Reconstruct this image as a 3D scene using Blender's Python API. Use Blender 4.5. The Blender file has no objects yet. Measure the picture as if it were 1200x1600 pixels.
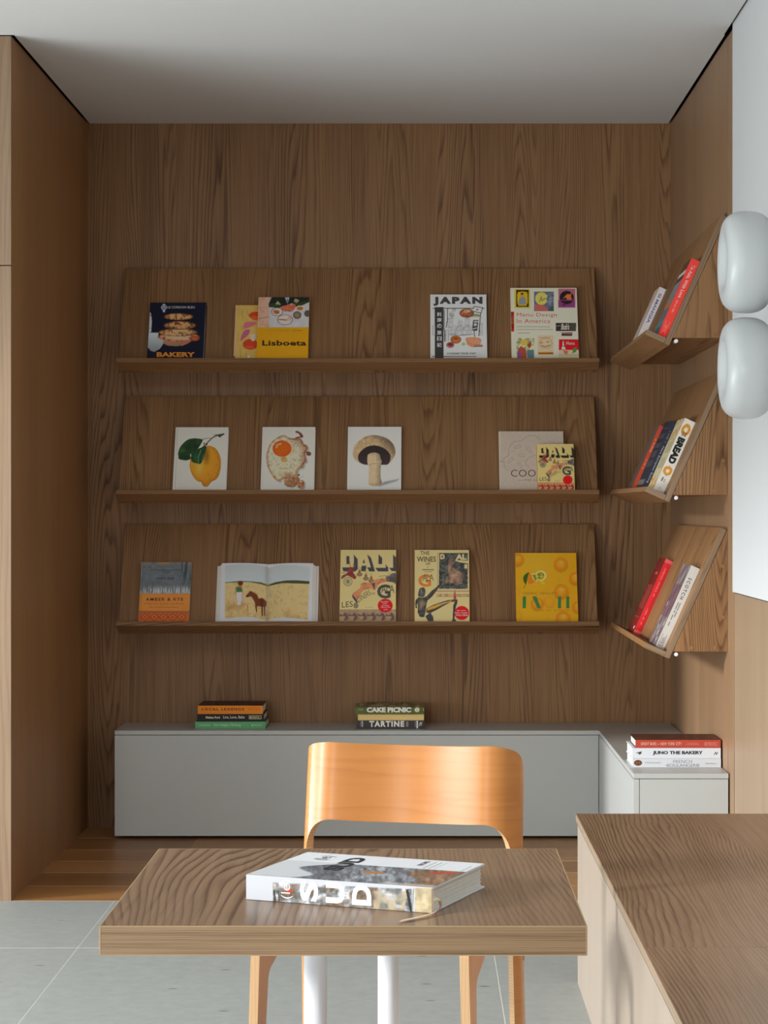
import bpy, bmesh, math, random
import numpy as np
from mathutils import Vector, Matrix
random.seed(7)
S = bpy.context.scene
COL = S.collection
H_CAM, D_WALL, FPX, CXP, CYP = 1.27, 8.4, 3300.0, 658.0, 794.0

# ------------------------------------------------------------------ camera
cam_d = bpy.data.cameras.new('camera')
cam = bpy.data.objects.new('camera', cam_d)
COL.objects.link(cam)
cam.location = (0, 0, H_CAM)
cam.rotation_euler = (math.radians(90), 0, 0)
cam_d.sensor_fit = 'HORIZONTAL'
cam_d.sensor_width = 36.0
cam_d.lens = 36.0 * FPX / 1200.0
cam_d.shift_x = -(CXP - 600.0) / 1200.0
cam_d.shift_y = -(800.0 - CYP) / 1200.0
cam_d.clip_start = 0.05
S.camera = cam
# ------------------------------------------------------------------ world, lights, exposure
S.view_settings.view_transform = 'Standard'
S.view_settings.look = 'None'
S.view_settings.exposure = 0.70
S.view_settings.gamma = 1.0
S.view_settings.use_curve_mapping = False
w = bpy.data.worlds.new('world'); S.world = w
w.use_nodes = True
w.node_tree.nodes['Background'].inputs[0].default_value = (0.80, 0.90, 1.0, 1)
w.node_tree.nodes['Background'].inputs[1].default_value = 0.3

def area(name, loc, rot, sx, sy, power, col):
    l = bpy.data.lights.new(name, 'AREA'); l.shape = 'RECTANGLE'
    l.size, l.size_y, l.energy, l.color = sx, sy, power, col
    o = bpy.data.objects.new(name, l); COL.objects.link(o)
    o.location = loc; o.rotation_euler = rot
    return o
R90 = math.radians(90)
# daylight through the window openings of the (unseen) left and front walls
area('daylight_left_window_low', (-3.58, 5.45, 0.47), (0, -R90, 0), 0.66, 1.8, 42, (0.90, 0.96, 1.0))
area('daylight_left_window_mid', (-3.58, 3.6, 0.50), (0, -R90, 0), 0.75, 1.9, 29, (0.90, 0.96, 1.0))
area('daylight_left_window_high', (-3.58, 3.8, 1.3), (0, -R90, 0), 1.2, 2.2, 17, (0.90, 0.96, 1.0))
area('daylight_left_window_near', (-3.58, 1.5, 1.35), (0, -R90, 0), 1.3, 1.7, 13, (0.90, 0.96, 1.0))
area('daylight_front_window', (-2.1, -1.45, 0.8), (R90, 0, 0), 1.6, 1.0, 40, (0.93, 0.97, 1.0))
area('ceiling_fill', (-1.2, 4.0, 2.78), (0, 0, 0), 1.0, 1.0, 10, (1.0, 0.99, 0.97))  # added fill light under the ceiling, not a known fitting
sun_d = bpy.data.lights.new('sun', 'SUN'); sun_d.energy = 2.0; sun_d.angle = 0.16; sun_d.color = (0.97, 0.98, 1.0)
sun = bpy.data.objects.new('sun', sun_d); COL.objects.link(sun)
sun.rotation_euler = Vector((4.6, 2.2, -1.3)).to_track_quat('-Z', 'Y').to_euler()

# ------------------------------------------------------------------ helpers
ALB = 1 / 1.36
def lin(c):
    c = np.asarray(c, dtype=float) / 255.0
    return np.where(c <= 0.04045, c / 12.92, ((c + 0.055) / 1.055) ** 2.4)

def mat(name, col, rough=0.5, metal=0.0, spec=0.5, noise=0.06, nscale=8.0, bump=0.0, coat=0.0, alb=ALB):
    m = bpy.data.materials.new(name); m.use_nodes = True
    nt = m.node_tree; N = nt.nodes; L = nt.links
    b = N['Principled BSDF']
    c = lin(col) * alb
    b.inputs['Roughness'].default_value = rough
    b.inputs['Metallic'].default_value = metal
    b.inputs['Specular IOR Level'].default_value = spec
    b.inputs['Coat Weight'].default_value = coat
    tc = N.new('ShaderNodeTexCoord')
    nz = N.new('ShaderNodeTexNoise'); nz.inputs['Scale'].default_value = nscale; nz.inputs['Detail'].default_value = 3
    mx = N.new('ShaderNodeMix'); mx.data_type = 'RGBA'
    mx.inputs['A'].default_value = (*[float(x) * (1 - noise) for x in c], 1)
    mx.inputs['B'].default_value = (*[min(1, float(x) * (1 + noise)) for x in c], 1)
    L.new(tc.outputs['Object'], nz.inputs['Vector'])
    L.new(nz.outputs['Fac'], mx.inputs['Factor'])
    L.new(mx.outputs['Result'], b.inputs['Base Color'])
    if bump:
        bp = N.new('ShaderNodeBump'); bp.inputs['Strength'].default_value = bump; bp.inputs['Distance'].default_value = 0.001
        n2 = N.new('ShaderNodeTexNoise'); n2.inputs['Scale'].default_value = 250
        L.new(tc.outputs['Object'], n2.inputs['Vector']); L.new(n2.outputs['Fac'], bp.inputs['Height'])
        L.new(bp.outputs['Normal'], b.inputs['Normal'])
    return m

def wood(name, light, dark, rough=0.42, across=3.0, along=0.40, amp=260.0, base=230.0, ring=0.55, fiber=0.35, tone=0.35, fscale=260.0, spec=0.5):
    """wood laminate / veneer from the UV map: U metres across the grain, V metres along it"""
    m = bpy.data.materials.new(name); m.use_nodes = True
    nt = m.node_tree; N = nt.nodes; L = nt.links
    b = N['Principled BSDF']
    b.inputs['Roughness'].default_value = rough
    b.inputs['Specular IOR Level'].default_value = spec
    tc = N.new('ShaderNodeTexCoord'); sep = N.new('ShaderNodeSeparateXYZ')
    L.new(tc.outputs['UV'], sep.inputs[0])
    def math_(op, a, b_=None, c=None):
        n = N.new('ShaderNodeMath'); n.operation = op
        for i, v in enumerate((a, b_, c)):
            if v is None: continue
            if isinstance(v, (int, float)): n.inputs[i].default_value = v
            else: L.new(v, n.inputs[i])
        return n.outputs[0]
    U, V = sep.outputs[0], sep.outputs[1]
    def noise(su, sv, off, detail, rgh=0.5):
        cb = N.new('ShaderNodeCombineXYZ')
        L.new(math_('MULTIPLY', U, su), cb.inputs[0]); L.new(math_('MULTIPLY', V, sv), cb.inputs[1]); cb.inputs[2].default_value = off
        n = N.new('ShaderNodeTexNoise'); n.inputs['Scale'].default_value = 1.0
        n.inputs['Detail'].default_value = detail; n.inputs['Roughness'].default_value = rgh
        L.new(cb.outputs[0], n.inputs['Vector'])
        return n.outputs['Fac']
    n1 = noise(across, along, 3.1, 1.6, 0.35)
    n1b = noise(across * 7, along * 6, 5.1, 2.0)
    ph = math_('ADD', math_('MULTIPLY', U, base), math_('MULTIPLY', n1, amp))
    ph = math_('ADD', ph, math_('MULTIPLY', n1b, 9.0))
    fr = math_('FRACT', math_('DIVIDE', ph, 6.2832))
    ramp = N.new('ShaderNodeValToRGB'); L.new(fr, ramp.inputs[0])
    e = ramp.color_ramp.elements
    e[0].position = 0.0; e[0].color = (0.15, 0.15, 0.15, 1)
    e[1].position = 1.0; e[1].color = (0.25, 0.25, 0.25, 1)
    for p, v in ((0.35, 0.0), (0.65, 0.35), (0.88, 1.0), (0.95, 0.75)):
        q = e.new(p); q.color = (v, v, v, 1)
    fib = noise(fscale, 5.0, 1.7, 3.0, 0.6)
    fib2 = noise(fscale * 0.28, 1.6, 8.2, 2.0, 0.5)
    ton = noise(5.0, 0.35, 9.9, 2.0)
    cmod = noise(6.0, 0.9, 4.4, 1.0)
    f = math_('MULTIPLY', ramp.outputs[0], math_('MULTIPLY', cmod, ring * 1.8))
    f = math_('ADD', f, math_('MULTIPLY', math_('SUBTRACT', fib, 0.5), fiber * 2.0))
    f = math_('ADD', f, math_('MULTIPLY', math_('SUBTRACT', fib2, 0.5), fiber * 1.6))
    f = math_('ADD', f, math_('MULTIPLY', math_('SUBTRACT', ton, 0.42), tone * 2.0))
    cl = N.new('ShaderNodeClamp'); L.new(f, cl.inputs[0])
    mx = N.new('ShaderNodeMix'); mx.data_type = 'RGBA'
    mx.inputs['A'].default_value = (*[float(x) * ALB for x in lin(light)], 1)
    mx.inputs['B'].default_value = (*[float(x) * ALB for x in lin(dark)], 1)
    L.new(cl.outputs[0], mx.inputs['Factor'])
    L.new(mx.outputs['Result'], b.inputs['Base Color'])
    bp = N.new('ShaderNodeBump'); bp.inputs['Strength'].default_value = 0.05; bp.inputs['Distance'].default_value = 0.0006
    L.new(cl.outputs[0], bp.inputs['Height']); L.new(bp.outputs['Normal'], b.inputs['Normal'])
    return m

M = {}
M['wood'] = wood('walnut_laminate', (174, 129, 86), (88, 55, 28), rough=0.5, spec=0.3, across=5.0, along=0.30, amp=300, base=620, ring=0.6, fiber=0.46, tone=0.34, fscale=330)
M['wood_side'] = wood('walnut_laminate_straight', (178, 130, 84), (118, 78, 44), rough=0.5, amp=90, base=420, ring=0.3, spec=0.35)
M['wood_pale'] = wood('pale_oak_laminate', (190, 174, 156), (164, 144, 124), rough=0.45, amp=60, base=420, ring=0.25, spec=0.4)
M['wood_dado_lit'] = wood('walnut_laminate_lit', (180, 153, 124), (142, 115, 89), rough=0.45, amp=60, base=420, ring=0.3, spec=0.4)  # same walnut made paler: brighter light on the low wall put into the colour
M['wood_right'] = wood('walnut_laminate_right', (170, 134, 100), (116, 84, 58), rough=0.45, amp=90, base=420, ring=0.35, spec=0.4)
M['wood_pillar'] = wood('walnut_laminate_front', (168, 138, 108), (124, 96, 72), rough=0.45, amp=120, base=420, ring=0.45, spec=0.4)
M['bench_edge'] = wood('bench_edge_band', (172, 148, 122), (136, 112, 88), rough=0.5, ring=0.2)
M['wood_top'] = wood('figured_walnut_top', (172, 138, 108), (92, 66, 47), rough=0.34, across=3.2, along=0.5, amp=270, base=560, ring=0.66, fiber=0.42, tone=0.25)
M['wood_edge'] = wood('walnut_edge_band', (176, 142, 104), (98, 72, 48), rough=0.5, amp=60, base=2100, ring=0.45, fiber=0.95, fscale=620)
M['wood_trim'] = wood('light_edge_strip', (205, 172, 128), (170, 135, 95), rough=0.5, ring=0.2)
for q_, (a_, b_) in enumerate((((200, 142, 84), (132, 84, 42)), ((176, 122, 70), (112, 72, 36)), ((210, 152, 94), (140, 94, 52)))):
    M['plank%d' % q_] = wood('oak_floor_plank', a_, b_, rough=0.4, amp=120, base=300, ring=0.4, tone=0.5)
M['ceiling'] = mat('ceiling_paint', (246, 246, 244), 0.9, noise=0.01, spec=0.2)
M['white_wall'] = mat('white_wall_paint', (232, 234, 233), 0.75, noise=0.01, spec=0.2)
M['cabinet'] = mat('grey_lacquer', (212, 214, 209), 0.38, noise=0.015, spec=0.5)
M['black'] = mat('black_recess', (14, 12, 11), 0.9, noise=0.2)
M['white_metal'] = mat('white_powder_coat', (244, 244, 246), 0.35, noise=0.01, alb=1.0)
M['lamp'] = mat('opal_lamp_glass', (224, 228, 227), 0.32, noise=0.01, spec=0.5)
M['paper'] = mat('book_pages', (236, 234, 226), 0.85, noise=0.05, nscale=60, alb=1.0)
M['grout'] = mat('pale_grout', (240, 240, 236), 0.9, alb=1.0)
M['seam'] = mat('floor_seam_oak', (215, 180, 130), 0.6)
M['gasket'] = mat('steel_edge_strip', (190, 195, 200), 0.3, metal=0.6)

def tile_mat():
    m = mat('pale_concrete_tile', (196, 200, 196), 0.55, noise=0.05, nscale=2.2, spec=0.35)
    nt = m.node_tree; N = nt.nodes; L = nt.links
    b = N['Principled BSDF']; tc = N.new('ShaderNodeTexCoord')
    src = b.inputs['Base Color'].links[0].from_socket
    v = N.new('ShaderNodeTexNoise'); v.inputs['Scale'].default_value = 22; v.inputs['Detail'].default_value = 6; v.inputs['Roughness'].default_value = 0.7
    L.new(tc.outputs['Object'], v.inputs['Vector'])
    r = N.new('ShaderNodeValToRGB'); L.new(v.outputs['Fac'], r.inputs[0])
    r.color_ramp.elements[0].position = 0.3; r.color_ramp.elements[0].color = (0.84, 0.85, 0.85, 1)
    r.color_ramp.elements[1].position = 0.7; r.color_ramp.elements[1].color = (1, 1, 1, 1)
    mx = N.new('ShaderNodeMix'); mx.data_type = 'RGBA'; mx.blend_type = 'MULTIPLY'; mx.inputs['Factor'].default_value = 1
    L.new(src, mx.inputs['A']); L.new(r.outputs[0], mx.inputs['B'])
    # small dark pits
    mp = N.new('ShaderNodeMapping'); mp.inputs['Scale'].default_value = (5, 13, 5)
    L.new(tc.outputs['Object'], mp.inputs[0])
    vo = N.new('ShaderNodeTexVoronoi'); vo.inputs['Scale'].default_value = 1.0; L.new(mp.outputs[0], vo.inputs['Vector'])
    r2 = N.new('ShaderNodeValToRGB'); L.new(vo.outputs['Distance'], r2.inputs[0])
    r2.color_ramp.elements[0].position = 0.05; r2.color_ramp.elements[0].color = (0.45, 0.45, 0.45, 1)
    r2.color_ramp.elements[1].position = 0.09; r2.color_ramp.elements[1].color = (1, 1, 1, 1)
    m2 = N.new('ShaderNodeMix'); m2.data_type = 'RGBA'; m2.blend_type = 'MULTIPLY'; m2.inputs['Factor'].default_value = 1
    L.new(mx.outputs['Result'], m2.inputs['A']); L.new(r2.outputs[0], m2.inputs['B'])
    L.new(m2.outputs['Result'], b.inputs['Base Color'])
    return m
M['tile'] = tile_mat()

def print_mat(name, rough):
    m = bpy.data.materials.new(name); m.use_nodes = True
    N = m.node_tree.nodes; L = m.node_tree.links; b = N['Principled BSDF']
    a = N.new('ShaderNodeVertexColor'); a.layer_name = 'ink'
    tc = N.new('ShaderNodeTexCoord'); nz = N.new('ShaderNodeTexNoise'); nz.inputs['Scale'].default_value = 400
    L.new(tc.outputs['Object'], nz.inputs['Vector'])
    mr = N.new('ShaderNodeMapRange'); mr.inputs['To Min'].default_value = 0.97; mr.inputs['To Max'].default_value = 1.03
    L.new(nz.outputs['Fac'], mr.inputs['Value'])
    vm = N.new('ShaderNodeVectorMath'); vm.operation = 'SCALE'
    L.new(a.outputs['Color'], vm.inputs[0]); L.new(mr.outputs[0], vm.inputs['Scale'])
    L.new(vm.outputs[0], b.inputs['Base Color'])
    b.inputs['Roughness'].default_value = rough; b.inputs['Specular IOR Level'].default_value = 0.3
    return m
M['print'] = print_mat('printed_ink', 0.55)

_uvk = [0]
def finish(name, me, mats, parent=None, grain=None, smooth=False, matrix=None, uvoff=None):
    for mm in (mats if isinstance(mats, (list, tuple)) else [mats]): me.materials.append(mm)
    if grain is not None:
        _uvk[0] += 1
        rnd = random.Random(_uvk[0] * 17)
        ou, ov = (rnd.uniform(0, 30), rnd.uniform(0, 30)) if uvoff is None else uvoff
        uvl = me.uv_layers.new(name='UVMap')
        nv = len(me.vertices); co = np.empty(nv * 3); me.vertices.foreach_get('co', co); co = co.reshape(-1, 3)
        for p in me.polygons:
            n = p.normal; a = max(range(3), key=lambda i: abs(n[i]))
            if a == grain:
                o = [i for i in range(3) if i != a]; iu, iv = o
            else:
                iv = grain; iu = [i for i in range(3) if i not in (a, grain)][0]
            for li in p.loop_indices:
                c = co[me.loops[li].vertex_index]
                uvl.data[li].uv = (c[iu] + ou, c[iv] + ov)
    if smooth:
        me.polygons.foreach_set('use_smooth', [True] * len(me.polygons))
    o = bpy.data.objects.new(name, me); COL.objects.link(o)
    if parent: o.parent = parent
    if matrix is not None:
        if parent: o.matrix_local = matrix
        else: o.matrix_world = matrix
    return o

def bm_box(bm, x0, x1, y0, y1, z0, z1, bev=0.0, mi=0):
    vs = [bm.verts.new(p) for p in ((x0,y0,z0),(x1,y0,z0),(x1,y1,z0),(x0,y1,z0),(x0,y0,z1),(x1,y0,z1),(x1,y1,z1),(x0,y1,z1))]
    fs = [bm.faces.new([vs[i] for i in q]) for q in ((3,2,1,0),(4,5,6,7),(0,1,5,4),(1,2,6,5),(2,3,7,6),(3,0,4,7))]
    for f in fs: f.material_index = mi
    if bev:
        es = list({e for f in fs for e in f.edges})
        bmesh.ops.bevel(bm, geom=es, offset=bev, segments=2, affect='EDGES', profile=0.5)
    return fs

def to_mesh(bm, name):
    me = bpy.data.meshes.new(name); bm.normal_update(); bm.to_mesh(me); bm.free(); return me

def box(name, x0, x1, y0, y1, z0, z1, m, parent=None, grain=None, bev=0.0, matrix=None, uvoff=None):
    bm = bmesh.new(); bm_box(bm, x0, x1, y0, y1, z0, z1, bev)
    return finish(name, to_mesh(bm, name), m, parent, grain, False, matrix, uvoff)

def prism(name, pts, x0, x1, m, parent=None, grain=None, bev=0.0, matrix=None):
    """polygon in the (y,z) plane extruded along x"""
    bm = bmesh.new()
    a = [bm.verts.new((x0, p[0], p[1])) for p in pts]; b = [bm.verts.new((x1, p[0], p[1])) for p in pts]
    n = len(pts); bm.faces.new(a); bm.faces.new(b[::-1])
    for i in range(n): bm.faces.new((a[i], b[i], b[(i+1) % n], a[(i+1) % n]))
    bmesh.ops.recalc_face_normals(bm, faces=bm.faces)
    if bev: bmesh.ops.bevel(bm, geom=list(bm.edges), offset=bev, segments=2, affect='EDGES', profile=0.5)
    return finish(name, to_mesh(bm, name), m, parent, grain, False, matrix)

def cyl(name, r, z0, z1, m, parent=None, matrix=None, seg=32, bev=0.0):
    bm = bmesh.new()
    bmesh.ops.create_cone(bm, cap_ends=True, segments=seg, radius1=r, radius2=r, depth=z1 - z0, matrix=Matrix.Translation((0, 0, (z0 + z1) / 2)))
    if bev:
        es = [e for e in bm.edges if abs(e.verts[0].co.z - e.verts[1].co.z) < 1e-6]
        bmesh.ops.bevel(bm, geom=es, offset=bev, segments=2, affect='EDGES', profile=0.5)
    me = to_mesh(bm, name)
    o = finish(name, me, m, parent, None, False, matrix)
    for p in me.polygons: p.use_smooth = abs(p.normal.z) < 0.9
    return o

def struct(o, label=None):
    o['kind'] = 'structure'
    if label: o['label'] = label
    return o
def empty(name, loc=(0,0,0), rotz=0, matrix=None):
    o = bpy.data.objects.new(name, None); COL.objects.link(o); o.empty_display_size = 0.1
    if matrix is not None: o.matrix_world = matrix
    else: o.location = loc; o.rotation_euler = (0, 0, rotz)
    return o
def tag(o, label, cat, group=None):
    o['label'] = label; o['category'] = cat
    if group: o['group'] = group
    return o

# ------------------------------------------------------------------ room shell
XL, XR, YF, YB, ZC = -1.326, 0.992, 6.83, 8.40, 2.80
# floor: a sub-base carrying tiles and planks
fl = struct(box('floor', -3.7, 1.2, -1.6, 8.5, -0.06, -0.0005, M['grout']), 'pale grouted floor slab under tiles and planks')
seam = box('plank_seam', XL, XR, YF + 0.001, YB, -0.012, -0.0003, M['seam'], fl)
xs = [-3.7, -2.193, -0.993, 0.207, 1.2]
ys = [-1.6, -1.1, 0.1, 1.3, 2.5, 3.7, 4.9, 6.10, YF - 0.001]
for i in range(len(xs) - 1):
    for j in range(len(ys) - 1):
        box('tile', xs[i] + 0.0013, xs[i+1] - 0.0013, ys[j] + 0.002, ys[j+1] - 0.002, -0.012, 0.0, M['tile'], fl, bev=0.0002)
py = [YF, 7.10, 7.357, 7.60, 7.853, 8.127, YB]
ends = [[-1.326, -0.2, 0.992], [-1.326, -0.62, 0.60, 0.992], [-1.326, 0.1, 0.992], [-1.326, -0.30, 0.992], [-1.326, -0.86, 0.5, 0.992], [-1.326, 0.3, 0.992]]
for j in range(6):
    for i in range(len(ends[j]) - 1):
        box('plank', ends[j][i] + 0.0007, ends[j][i+1] - 0.0007, py[j] + 0.0045, py[j+1] - 0.0045, -0.012, 0.0, M['plank%d' % ((i * 2 + j) % 3)], fl, grain=0, bev=0.0003)

wb = struct(box('wall_back', XL - 0.02, 1.15, YB, YB + 0.02, 0, ZC + 0.06, M['wood'], grain=2, uvoff=(3.3, 1.0)), 'walnut panelled back wall of the reading alcove')
wl = struct(box('wall_left', XL - 0.018, XL, YF + 0.018, YB, 0, ZC - 0.002, M['wood_side'], grain=2), 'walnut panelled left side of the alcove')
# front return of the left side: two panels with a joint
pf = struct(empty('trim_1'), 'pale lit walnut end panels of the left alcove side')
box('panel', -3.7, XL, YF, YF + 0.018, 0, 2.0535, M['wood_pillar'], pf, grain=2, bev=0.0008)
box('panel', -3.7, XL, YF, YF + 0.018, 2.0565, ZC - 0.003, M['wood_pillar'], pf, grain=2, bev=0.0008)
box('panel_joint', -3.7, XL - 0.004, YF + 0.006, YF + 0.018, 2.0535, 2.0565, M['black'], pf)
# right side wall: alcove panel, narrow strip, low dado, white upper wall
wr = struct(empty('wall_right'), 'walnut panelled right wall with a white upper part')
box('panel', XR, XR + 0.02, YF + 0.001, YB, 0, ZC - 0.002, M['wood_right'], wr, grain=2, bev=0.0006)
box('panel', XR + 0.001, XR + 0.02, 6.705, YF - 0.001, 0, ZC - 0.002, M['wood_right'], wr, grain=2, bev=0.0006)
box('panel', XR + 0.003, XR + 0.022, -1.6, 6.703, 0, 1.0, M['wood_dado_lit'], wr, grain=2, bev=0.0006)
up = box('white_panel', XR - 0.004, XR + 0.02, -1.6, 6.703, 1.004, ZC + 0.049, M['white_wall'], wr, bev=0.0015)
box('wall_core', XR + 0.02, 1.20, -1.6, YB, 0, ZC + 0.05, M['black'], wr)
# ceiling with shadow gaps along the side walls
ce = struct(box('ceiling', XL + 0.009, XR - 0.010, YF, YB, ZC, ZC + 0.012, M['ceiling']), 'plain white ceiling with shadow gaps')
box('ceiling_field', -3.7, XR - 0.013, -1.6, YF, ZC, ZC + 0.012, M['ceiling'], ce)
box('gap_recess', XL - 0.04, XL - 0.02, YF + 0.02, YB + 0.02, ZC - 0.03, ZC + 0.052, M['black'], ce)
box('gap_recess', -3.9, 1.25, -1.6, YB + 0.02, ZC + 0.05, ZC + 0.06, M['black'], ce)
# unseen walls of the room: front, window side
wo = struct(empty('wall_window'), 'unseen left wall with the wide window opening')
box('wall_pier', -3.8, -3.7, -1.6, 0.6, 0, ZC, M['white_wall'], wo)
box('wall_pier', -3.8, -3.7, 6.3, YF, 0, ZC, M['white_wall'], wo)
box('wall_lintel', -3.8, -3.7, 0.6, 6.3, 2.5, ZC, M['white_wall'], wo)
box('wall_sill', -3.8, -3.7, 0.6, 6.3, 0, 0.12, M['white_wall'], wo)
wf = struct(empty('wall_front'), 'unseen wall behind the camera with a window')
box('wall_pier', -3.7, -2.8, -1.7, -1.6, 0, ZC, M['white_wall'], wf)
box('wall_pier', 1.0, 1.2, -1.7, -1.6, 0, ZC, M['white_wall'], wf)
box('wall_lintel', -2.8, 1.0, -1.7, -1.6, 2.6, ZC, M['white_wall'], wf)
box('wall_sill', -2.8, 1.0, -1.7, -1.6, 0, 0.3, M['white_wall'], wf)

# ------------------------------------------------------------------ display shelves
A = math.radians(24); CA, SA = math.cos(A), math.sin(A)
TH = 0.018
CD = 0.189          # distance of the outer corner from the wall
def make_shelf(matrix, L, label, group, caps):
    r = empty('display_shelf', matrix=matrix)
    tag(r, label, 'shelf', group)
    # local: x along, -y out of the wall, z up from the outer corner
    tilt = Matrix.Translation((0, -CD, 0)) @ Matrix.Rotation(-A, 4, 'X')
    # tilted frame: z' = up the panel, -y' = outward normal
    box('back_panel', 0, L, -TH, 0, 0, 0.457, M['wood'], r, grain=2, bev=0.0008, matrix=tilt)
    box('ledge', 0, L, -0.087, -TH - 0.0002, 0, TH, M['wood_edge' if False else 'wood'], r, grain=0, bev=0.0008, matrix=tilt)
    zb = 0.024
    pts = [(-0.001, zb), (-(CD - zb * SA / CA) + 0.0006, zb), (-0.001, (CD - 0.001) * CA / SA - 0.004)]
    prism('side_bracket', pts, 0.0, TH, M['wood'], r, grain=2)
    br = prism('side_bracket', pts, L - TH, L, M['wood'], r, grain=2)
    box('underside_board', TH, L - TH, -(CD - zb * SA / CA) + 0.016, -0.001, zb, zb + 0.016, M['wood'], r, grain=0)
    if caps:
        box('edge_band', L, L + 0.0008, -TH + 0.0006, -0.0006, 0.0006, 0.4564, M['wood_pillar'], r, grain=2, matrix=tilt)
        box('edge_band', L, L + 0.0008, -0.0864, -TH - 0.0006, 0.0006, TH - 0.0006, M['wood_pillar'], r, grain=1, matrix=tilt)
        for (dy, dz) in ((-0.012, 0.19 + 0.13), (-0.012, 0.135), (-0.115, 0.036), (-0.04, 0.036)):
            if dz > 0.3: dz = 0.30; 
            m_ = Matrix.Translation((L + 0.0012, dy - 0.002, dz)) @ Matrix.Rotation(-R90, 4, 'Y')
            cyl('screw_cap', 0.006, 0.0, 0.0012, M['wood_side'], r, m_, seg=16)
        m_ = Matrix.Translation((L - 0.002, -0.166, 0.0145)) @ Matrix.Rotation(-R90, 4, 'Y')
        cyl('end_bolt', 0.0065, 0.0, 0.035, M['white_metal'], r, m_, seg=20, bev=0.002)
    return r
ZS = [1.797, 1.289, 0.782]
nm = ['top', 'middle', 'bottom']
lb = ['top walnut display shelf on the back wall, holding a navy and a yellow book',
      'middle walnut display shelf on the back wall, with lemon, egg and mushroom books',
      'bottom walnut display shelf on the back wall, with an open picture book']
lr = ['top tilted walnut shelf on the right wall, beside the upper white lamp',
      'middle tilted walnut shelf on the right wall, holding three leaning books',
      'bottom tilted walnut shelf on the right wall, with a red and a pale book']
SX0, SX1 = -1.175, 0.6865
RY0, RY1 = 8.09, 6.835
for k in range(3):
    make_shelf(Matrix.Translation((SX0, YB, ZS[k])), SX1 - SX0, lb[k], 'display shelves on the back wall', False)
for k in range(3):
    make_shelf(Matrix.Translation((XR, RY0, ZS[k])) @ Matrix.Rotation(-R90, 4, 'Z'), RY0 - RY1, lr[k], 'display shelves on the right wall', True)

# ------------------------------------------------------------------ grey cabinets
cb = empty('low_cabinet', (0, 0, 0))
tag(cb, 'long low grey cabinet against the back wall under the shelves', 'cabinet')
YC, ZT = 8.104, 0.4165
XC0, XC1 = -1.176, 0.683
box('top_board', XC0, XR - 0.003, YC, YB - 0.002, ZT - 0.0165, ZT, M['cabinet'], cb, bev=0.0007)
box('body', XC0 + 0.001, XC1 + 0.28, YC + 0.02, YB - 0.002, 0.016, ZT - 0.0166, M['cabinet'], cb)
box('front_panel', XC0, XC1 - 0.002, YC, YC + 0.019, 0.012, ZT - 0.0185, M['cabinet'], cb, bev=0.0007)
box('plinth', XC0 + 0.05, XC1 + 0.2, YC + 0.05, YB - 0.01, 0.0, 0.016, M['black'], cb)
cr = empty('low_cabinet', (0, 0, 0))
tag(cr, 'short white-lit grey cabinet along the right wall under a stack of three books', 'cabinet')
YC2 = 6.793
box('top_board', XC1, XR - 0.003, YC2, YC - 0.0012, ZT - 0.0165, ZT, M['cabinet'], cr, bev=0.0007)
box('body', XC1 + 0.02, XR - 0.003, YC2 + 0.02, YC - 0.002, 0.016, ZT - 0.0166, M['cabinet'], cr)
box('side_panel', XC1 - 0.0005, XC1 + 0.0185, YC2, YC - 0.003, 0.012, ZT - 0.0185, M['cabinet'], cr, bev=0.0007)
box('door', XC1 + 0.0205, XR - 0.004, YC2, YC2 + 0.019, 0.012, ZT - 0.0185, M['cabinet'], cr, bev=0.0007)
box('plinth', XC1 + 0.05, XR - 0.02, YC2 + 0.05, YC - 0.01, 0.0, 0.016, M['black'], cr)

# ------------------------------------------------------------------ bench along the right wall
be = empty('bench', (0.7, 3.0, 0))
tag(be, 'long low walnut-topped bench with pale oak side, front right', 'bench')
B0, BX, BY0, BY1, BZ = 0.4155, 0.99, 0.6, 5.656, 0.452
for (a, b_) in ((3.936, BY1), (BY0, 3.934)):
    box('top_board', B0 - 0.7, BX - 0.7, a - 3.0, b_ - 3.0, BZ - 0.019, BZ, M['wood_top'], be, grain=1, bev=0.0008)
box('edge_strip', B0 - 0.7012, B0 - 0.7001, BY0 - 3.0, BY1 - 3.0, BZ - 0.019, BZ - 0.0003, M['bench_edge'], be, grain=1)
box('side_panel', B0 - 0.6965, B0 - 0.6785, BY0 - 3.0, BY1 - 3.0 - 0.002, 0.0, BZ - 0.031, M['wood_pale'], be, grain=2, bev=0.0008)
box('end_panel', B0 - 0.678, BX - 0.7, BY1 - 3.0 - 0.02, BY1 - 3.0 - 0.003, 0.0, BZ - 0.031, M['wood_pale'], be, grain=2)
box('recess_strip', B0 - 0.688, BX - 0.7, BY0 - 3.0, BY1 - 3.004, BZ - 0.031, BZ - 0.019, M['black'], be)
box('core', B0 - 0.678, BX - 0.7, BY0 - 3.0, BY1 - 3.021, 0.0, BZ - 0.032, M['wood_pale'], be, grain=2)

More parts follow.
